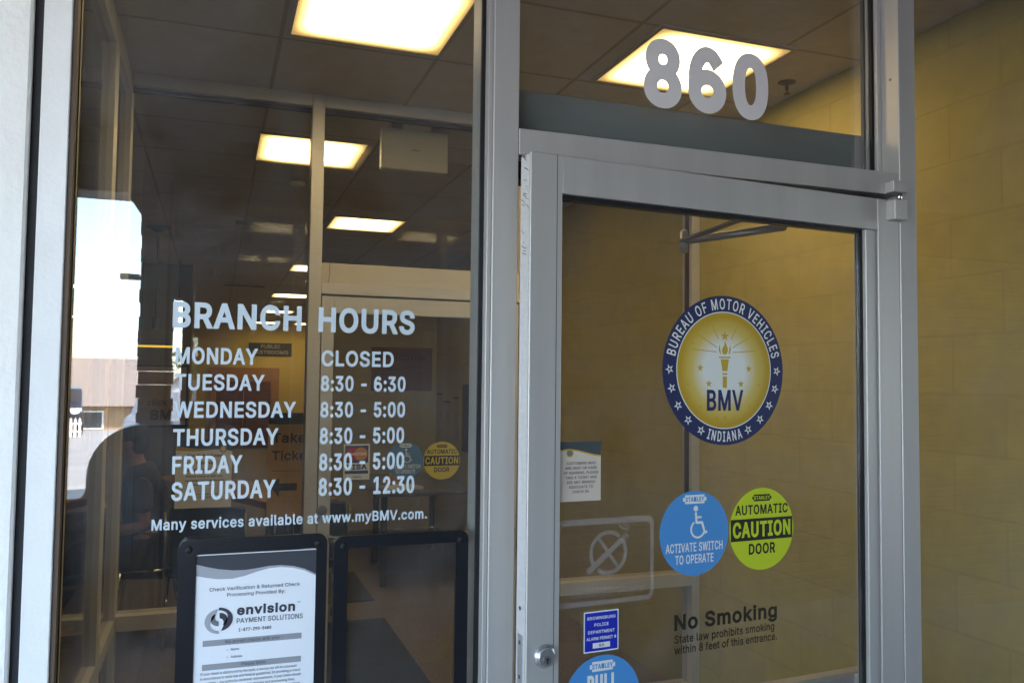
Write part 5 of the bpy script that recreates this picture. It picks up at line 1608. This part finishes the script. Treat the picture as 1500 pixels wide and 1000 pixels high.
rs = thing('restroom_sign', 'black PUBLIC RESTROOMS sign high on the far yellow wall', 'sign', (1.26, 19.3, 2.4))
MB().box(.76, 1.76, 19.36, 19.398, 2.22, 2.53, bev=.006).build('panel', mat('dark sign', (.03, .028, .025), rough=.5), rs)
mb = MB()
write(mb, 'PUBLIC', 1.04, 1.48, 2.405, .085, .028, on_y(19.358))
write(mb, 'RESTROOMS', .85, 1.68, 2.265, .085, .028, on_y(19.358))
mb.build('lettering', flat('pale sign ink', (.42, .40, .34), .6), rs)
fd_ = thing('restroom_door', 'red brown doors in an orange wood surround under the restrooms sign', 'door', (.7, 19.3, 0))
MB().box(-.09, .05, 19.33, 19.398, 0, 1.93).box(1.30, 1.48, 19.33, 19.398, 0, 1.93).box(.0501, 1.2999, 19.33, 19.398, 1.60, 1.93).build('surround', ORANGE, fd_)
for x in (.055, .68):
    d_ = MB().box(x, x + .615, 19.35, 19.398, .01, 1.598, bev=.004).build('door_leaf', BROWN, fd_)
    MB().box(x + (.55 if x < .5 else .03), x + (.58 if x < .5 else .06), 19.33, 19.35, .9, 1.1).build('handle', CHROME, d_)


# ------------------------------------------------------------------ the seated person
def skin(name, joints, bones, mats_fn, root_i=0, sub=2):
    me = bpy.data.meshes.new(name)
    me.from_pydata([j[:3] for j in joints], bones, [])
    o = bpy.data.objects.new(name, me)
    COL.objects.link(o)
    md = o.modifiers.new('skin', 'SKIN')
    md.use_smooth_shade = True
    for i, j in enumerate(joints):
        r = j[3]
        me.skin_vertices[0].data[i].radius = (r, r) if not isinstance(r, tuple) else r
        me.skin_vertices[0].data[i].use_root = (i == root_i)
    s_ = o.modifiers.new('sub', 'SUBSURF')
    s_.levels = s_.render_levels = sub
    dg = bpy.context.evaluated_depsgraph_get()
    ev = bpy.data.meshes.new_from_object(o.evaluated_get(dg))
    bpy.data.objects.remove(o)
    b = bmesh.new()
    b.from_mesh(ev)
    bpy.data.meshes.remove(ev)
    return b


SKIN_ = mat('skin', (.42, .22, .14), rough=.55, var=.04)
HAIR = mat('dark hair', (.014, .010, .009), rough=.6, var=.4, scale=90)
SHIRT = mat('dark shirt', (.020, .019, .024), rough=.85, var=.2, scale=30, bump=.3, bscale=14)
TROUS = mat('dark trousers', (.018, .020, .030), rough=.85, var=.2, scale=30)
SHOE = mat('dark shoe', (.02, .018, .016), rough=.5)
px_, py_ = -.37, 4.36
pr = thing('person', 'person with dark hair in a dark short sleeved shirt, seated sideways and looking down', 'person', (px_, py_, 0))
J = [(0, 0, .54, .13), (-.02, 0, .70, .125), (-.035, 0, .88, .13), (-.05, 0, 1.01, .10), (-.075, 0, 1.09, .052), (-.105, 0, 1.15, .052), (-.135, 0, 1.235, .088), (-.145, 0, 1.285, .080),
     (-.045, -.17, 1.00, .060), (-.03, -.215, .86, .048), (-.01, -.225, .735, .040), (-.14, -.205, .705, .036), (-.265, -.15, .715, .026),
     (-.045, .17, 1.00, .060), (-.06, .215, .86, .048), (-.05, .225, .745, .040), (-.17, .17, .725, .036), (-.29, .08, .73, .026),
     (-.03, -.10, .53, .095), (-.22, -.12, .53, .080), (-.44, -.13, .52, .062), (-.46, -.13, .30, .052), (-.43, -.13, .09, .038), (-.50, -.13, .055, .036), (-.58, -.13, .045, .028),
     (-.03, .10, .53, .095), (-.22, .12, .53, .080), (-.44, .13, .52, .062), (-.46, .13, .30, .052), (-.43, .13, .09, .038), (-.50, .13, .055, .036), (-.58, .13, .045, .028)]
Bn = [(0, 1), (1, 2), (2, 3), (3, 4), (4, 5), (5, 6), (6, 7), (3, 8), (8, 9), (9, 10), (10, 11), (11, 12), (3, 13), (13, 14), (14, 15), (15, 16), (16, 17),
      (0, 18), (18, 19), (19, 20), (20, 21), (21, 22), (22, 23), (23, 24), (0, 25), (25, 26), (26, 27), (27, 28), (28, 29), (29, 30), (30, 31)]
bdy = MB()
PM = Matrix.Translation((px_, py_, 0))
bdy.take(skin('body', J, Bn, None), 0, PM, True)
for sg, w_, in ((-1, Vector((-.265, -.15, .715))), (1, Vector((-.29, .08, .73)))):
    # palm and five bent fingers, holding something small in front
    dirv = Vector((-.93, .30 * (1 if sg < 0 else -.6), -.05)).normalized()
    side = Vector((0, 0, 1)).cross(dirv).normalized()
    pj = [tuple(w_) + (.024,), tuple(w_ + dirv * .045) + ((.036, .016),), tuple(w_ + dirv * .085) + ((.038, .014),)]
    bdy.take(skin('palm', pj, [(0, 1), (1, 2)], None, 0, 1), 0, PM, True)
    for kf, (off, ln_) in enumerate(((-.028, .066), (-.010, .075), (.009, .070), (.027, .055))):
        a0_ = w_ + dirv * .082 + side * off
        f1 = a0_ + dirv * ln_ * .45 + Vector((0, 0, .004))
        f2 = f1 + dirv * ln_ * .30 + Vector((0, 0, -.014))
        f3 = f2 + dirv * ln_ * .16 + Vector((0, 0, -.018))
        bdy.take(skin('finger', [tuple(a0_) + (.0095,), tuple(f1) + (.009,), tuple(f2) + (.0085,), tuple(f3) + (.007,)], [(0, 1), (1, 2), (2, 3)], None, 0, 1), 0, PM, True)
    t0 = w_ + dirv * .03 + side * (-sg) * .03
    bdy.take(skin('thumb', [tuple(t0) + (.011,), tuple(t0 + dirv * .03 + side * (-sg) * .018) + (.0105,), tuple(t0 + dirv * .058 + side * (-sg) * .018 + Vector((0, 0, .006))) + (.008,)], [(0, 1), (1, 2)], None, 0, 1), 0, PM, True)
# face: jaw, nose, ears, eyes, mouth, looking towards -X and slightly down
hd = Vector((px_ - .14, py_, 1.245))
bdy.ball(hd + Vector((-.03, 0, -.055)), (.062, .056, .058))
bdy.ball(hd + Vector((-.095, 0, -.012)), (.018, .012, .022))
for sg in (-1, 1):
    bdy.ball(hd + Vector((.012, sg * .080, -.010)), (.020, .008, .030))
bo = bdy.build('body', [SKIN_], pr)
fb = MB()
for sg in (-1, 1):
    fb.ball(hd + Vector((-.078, sg * .032, .012)), (.010, .012, .008))
fb.obox(hd + Vector((-.088, 0, -.058)), (1, 0, 0), (0, 1, 0), (0, 0, 1), .008, .044, .006)
fb.build('eyes_and_mouth', flat('dark features', (.06, .03, .025), .4), pr)
hb = MB()
hb.ball(hd + Vector((.020, 0, .045)), (.104, .100, .088), n=28)
hb.ball(hd + Vector((.058, 0, -.012)), (.066, .088, .082), n=24)
hb.ball(hd + Vector((-.045, 0, .080)), (.060, .080, .045), n=20)
hb.build('hair', HAIR, pr)
SJ = [(0, 0, .53, .150), (-.02, 0, .70, .148), (-.035, 0, .88, .150), (-.05, 0, 1.02, .125), (-.072, 0, 1.095, .080), (-.045, -.175, 1.01, .088), (-.035, -.220, .87, .066), (-.02, -.226, .80, .064), (-.045, .175, 1.01, .088), (-.06, .220, .87, .066), (-.055, .226, .80, .064)]
sb = MB()
sb.take(skin('shirt', SJ, [(0, 1), (1, 2), (2, 3), (3, 4), (3, 5), (5, 6), (6, 7), (3, 8), (8, 9), (9, 10)], None), 0, PM, True)
sb.build('shirt', SHIRT, pr)
TJ = [(0, 0, .53, .145), (-.03, -.10, .53, .112), (-.22, -.12, .53, .098), (-.45, -.13, .52, .082), (-.47, -.13, .30, .072), (-.44, -.13, .10, .060), (-.03, .10, .53, .112), (-.22, .12, .53, .098), (-.45, .13, .52, .082), (-.47, .13, .30, .072), (-.44, .13, .10, .060)]
tb_ = MB()
tb_.take(skin('trousers', TJ, [(0, 1), (1, 2), (2, 3), (3, 4), (4, 5), (0, 6), (6, 7), (7, 8), (8, 9), (9, 10)], None), 0, PM, True)
tb_.build('trousers', TROUS, pr)
for sg in (-1, 1):
    MB().ball((px_ - .50, py_ + sg * .13, .045), (.125, .048, .050)).box(px_ - .62, px_ - .39, py_ + sg * .13 - .042, py_ + sg * .13 + .042, .001, .022, bev=.008).build('shoe', SHOE, pr)

# ------------------------------------------------------------------ across the parking lot (seen mirrored in the left window)
hs_ = thing('house', 'tan house with a broad brown roof across the parking lot, mirrored in the left window', 'house', (-6, -49, -2.1))
HW = mat('tan siding', (.42, .27, .15), rough=.8, var=.05, scale=2)
MB().box(-12, -4.2, -54, -48, -2.1, .25).build('wall', HW, hs_)
MB().prism([(-47.4, .15), (-54.6, .15), (-51, 2.75)], -12.5, -3.8, plane='YZ').build('roof', mat('brown grey shingles', (.23, .185, .16), rough=.9, var=.15, scale=10), hs_)
for x in (-10.5, -8.4, -6.6):
    wf = MB().box(x, x + 1.1, -48.0, -47.94, -1.1, -.1).build('window', mat('white trim', (.75, .74, .72)), hs_)
    MB().box(x + .1, x + 1.0, -47.94, -47.92, -1.0, -.2).build('pane', mat('dark window glass', (.04, .05, .06), rough=.1), wf)
MB().box(-4.19, -4.10, -53.5, -48.2, -2.1, .2).build('corner_trim', mat('white trim', (.75, .74, .72)), hs_)
hs2 = thing('house', 'smaller house with a white gable end, mirrored beside the word TUESDAY', 'house', (-1.5, -44, -2.1))
MB().prism([(-2.9, -2.1), (-.3, -2.1), (-.3, .7), (-1.6, 1.75), (-2.9, .7)], -50, -45).build('wall', mat('white siding', (.45, .44, .42), rough=.8, var=.04), hs2)
mb = MB()
for sg in (-1, 1):
    c = Vector((-1.6 + sg * .78, -47.4, 1.20))
    ex_ = Vector((sg * .78, 0, -.63)).normalized()
    mb.obox(c, ex_, (0, 1, 0), ex_.cross(Vector((0, 1, 0))), 2.2, 5.4, .09)
mb.build('roof', mat('brown shingles', (.20, .14, .11), rough=.9), hs2)
wf = MB().box(-2.0, -1.2, -45.0, -44.94, -.9, .2).build('window', mat('grey trim', (.4, .4, .4)), hs2)
MB().box(-1.92, -1.28, -44.94, -44.92, -.82, .12).build('pane', mat('dark window glass', (.04, .05, .06)), wf)


def car(label, x, y, rot, paint, group=None):
    root = thing('parked_car', label, 'car', (0, 0, 0), group)
    b = bmesh.new()
    prof_ = [(-2.2, .35), (-2.22, .70), (-2.1, .88), (-1.25, .98), (-.75, 1.42), (.75, 1.48), (1.55, 1.02), (2.1, .95), (2.2, .75), (2.18, .35)]
    mb = MB()
    mb.prism([(p, z) for p, z in prof_], -.86, .86, plane='XZ', bev=.05)
    mb.build('body', paint, root)
    gl = mat('car glass', (.02, .025, .03), rough=.05)
    mb = MB()
    for y_ in (-.868, .862):
        mb.prism([(-1.12, 1.0), (-.70, 1.36), (.70, 1.40), (1.36, 1.03)], y_, y_ + .006)
    mb.build('side_window', gl, root)
    MB().obox((-1.005, 0, 1.20), Vector((.50, 0, .44)).normalized(), (0, 1, 0), Vector((-.44, 0, .50)).normalized(), .54, 1.40, .02).build('windshield', gl, root)
    for sx in (-1.35, 1.35):
        for sy in (-1, 1):
            wh = MB().cyl((sx, sy * .72, .32), (sx, sy * .89, .32), .32, 28).build('wheel', mat('tyre', (.02, .02, .02), rough=.8), root)
            MB().cyl((sx, sy * .885, .32), (sx, sy * .90, .32), .19, 20).build('rim', CHROME, wh)
    for sy in (-1, 1):
        MB().ball((-2.17, sy * .62, .70), (.06, .17, .10)).build('headlight', mat('headlight glass', (.75, .77, .8), rough=.1), root)
    MB().box(-2.25, -2.2, -.4, .4, .48, .66, bev=.01).build('grille', GASK, root)
    MB().box(-2.26, -2.15, -.84, .84, .34, .46, bev=.03).build('bumper', BLACKP, root)
    root.location = (x, y, -.13)
    root.rotation_euler.z = rot
    return root


car('dark car parked across the lot, mirrored at the left edge of the window', -5.0, -29.2, RAD(-100), mat('dark blue paint', (.02, .025, .04), rough=.25), 'cars parked across the lot')
car('silver car parked in the lot, its headlight mirrored beside the brick pier', -0.62, -19.5, RAD(-262), mat('silver paint', (.26, .26, .27), rough=.25, metal=.5), 'cars parked across the lot')
fn = thing('picket_fence', 'low white picket fence in front of the dark car, mirrored in the left window', 'fence', (-4.6, -26, -.13))
mb = MB()
for i in range(19):
    x = -5.9 + i * .12
    mb.prism([(x, -.12), (x + .07, -.12), (x + .07, .40), (x + .035, .47), (x, .40)], -26.02, -26.0)
mb.build('picket', mat('white fence paint', (.78, .77, .74)), fn)
MB().box(-5.95, -3.65, -26.05, -26.021, .02, .08).box(-5.95, -3.65, -26.05, -26.021, .26, .32).build('rail', mat('white fence paint', (.78, .77, .74)), fn)

# trees behind the house
LEAF = mat('tree leaves', (.06, .085, .03), rough=.7, var=.4, scale=3)
BARK = mat('bark', (.10, .075, .055), rough=.9, var=.3, scale=12)


def tree(x, y, h, label):
    root = thing('tree', label, 'tree', (x, y, -2.1), 'trees across the lot')
    mb = MB()
    mb.cyl((x, y, -2.1), (x + .1, y, -2.1 + h * .5), .18, 10, r2=.10)
    for k_ in range(5):
        a = k_ * 1.3
        mb.cyl((x + .1, y, -2.1 + h * (.35 + .04 * k_)), (x + math.cos(a) * h * .25, y + math.sin(a) * h * .25, -2.1 + h * (.62 + .05 * k_)), .06, 6, r2=.02)
    mb.build('trunk', BARK, root)
    rg = random.Random(int(x * 10))
    mb = MB()
    cl = [(rg.uniform(-.28, .28) * h, rg.uniform(-.28, .28) * h, rg.uniform(.45, .92) * h) for _ in range(16)]
    for _ in range(1100):
        c = rg.choice(cl)
        p = Vector((x + c[0] + rg.gauss(0, .07 * h), y + c[1] + rg.gauss(0, .07 * h), -2.1 + c[2] + rg.gauss(0, .055 * h)))
        d1_ = Vector((rg.gauss(0, 1), rg.gauss(0, 1), rg.gauss(0, 1))).normalized() * .22
        d2_ = Vector((rg.gauss(0, 1), rg.gauss(0, 1), rg.gauss(0, 1))).normalized() * .15
        mb.tris([p - d1_, p + d2_, p + d1_, p - d2_], [(0, 1, 2, 3)])
    mb.build('crown', LEAF, root)


tree(-14.0, -58, 5.6, 'green tree behind the left end of the tan house, mirrored at the left')
tree(-1.0, -60, 5.4, 'green tree behind the white gabled house')
tree(2.6, -57, 6.0, 'green tree beyond the lot, farthest to the right of the three')
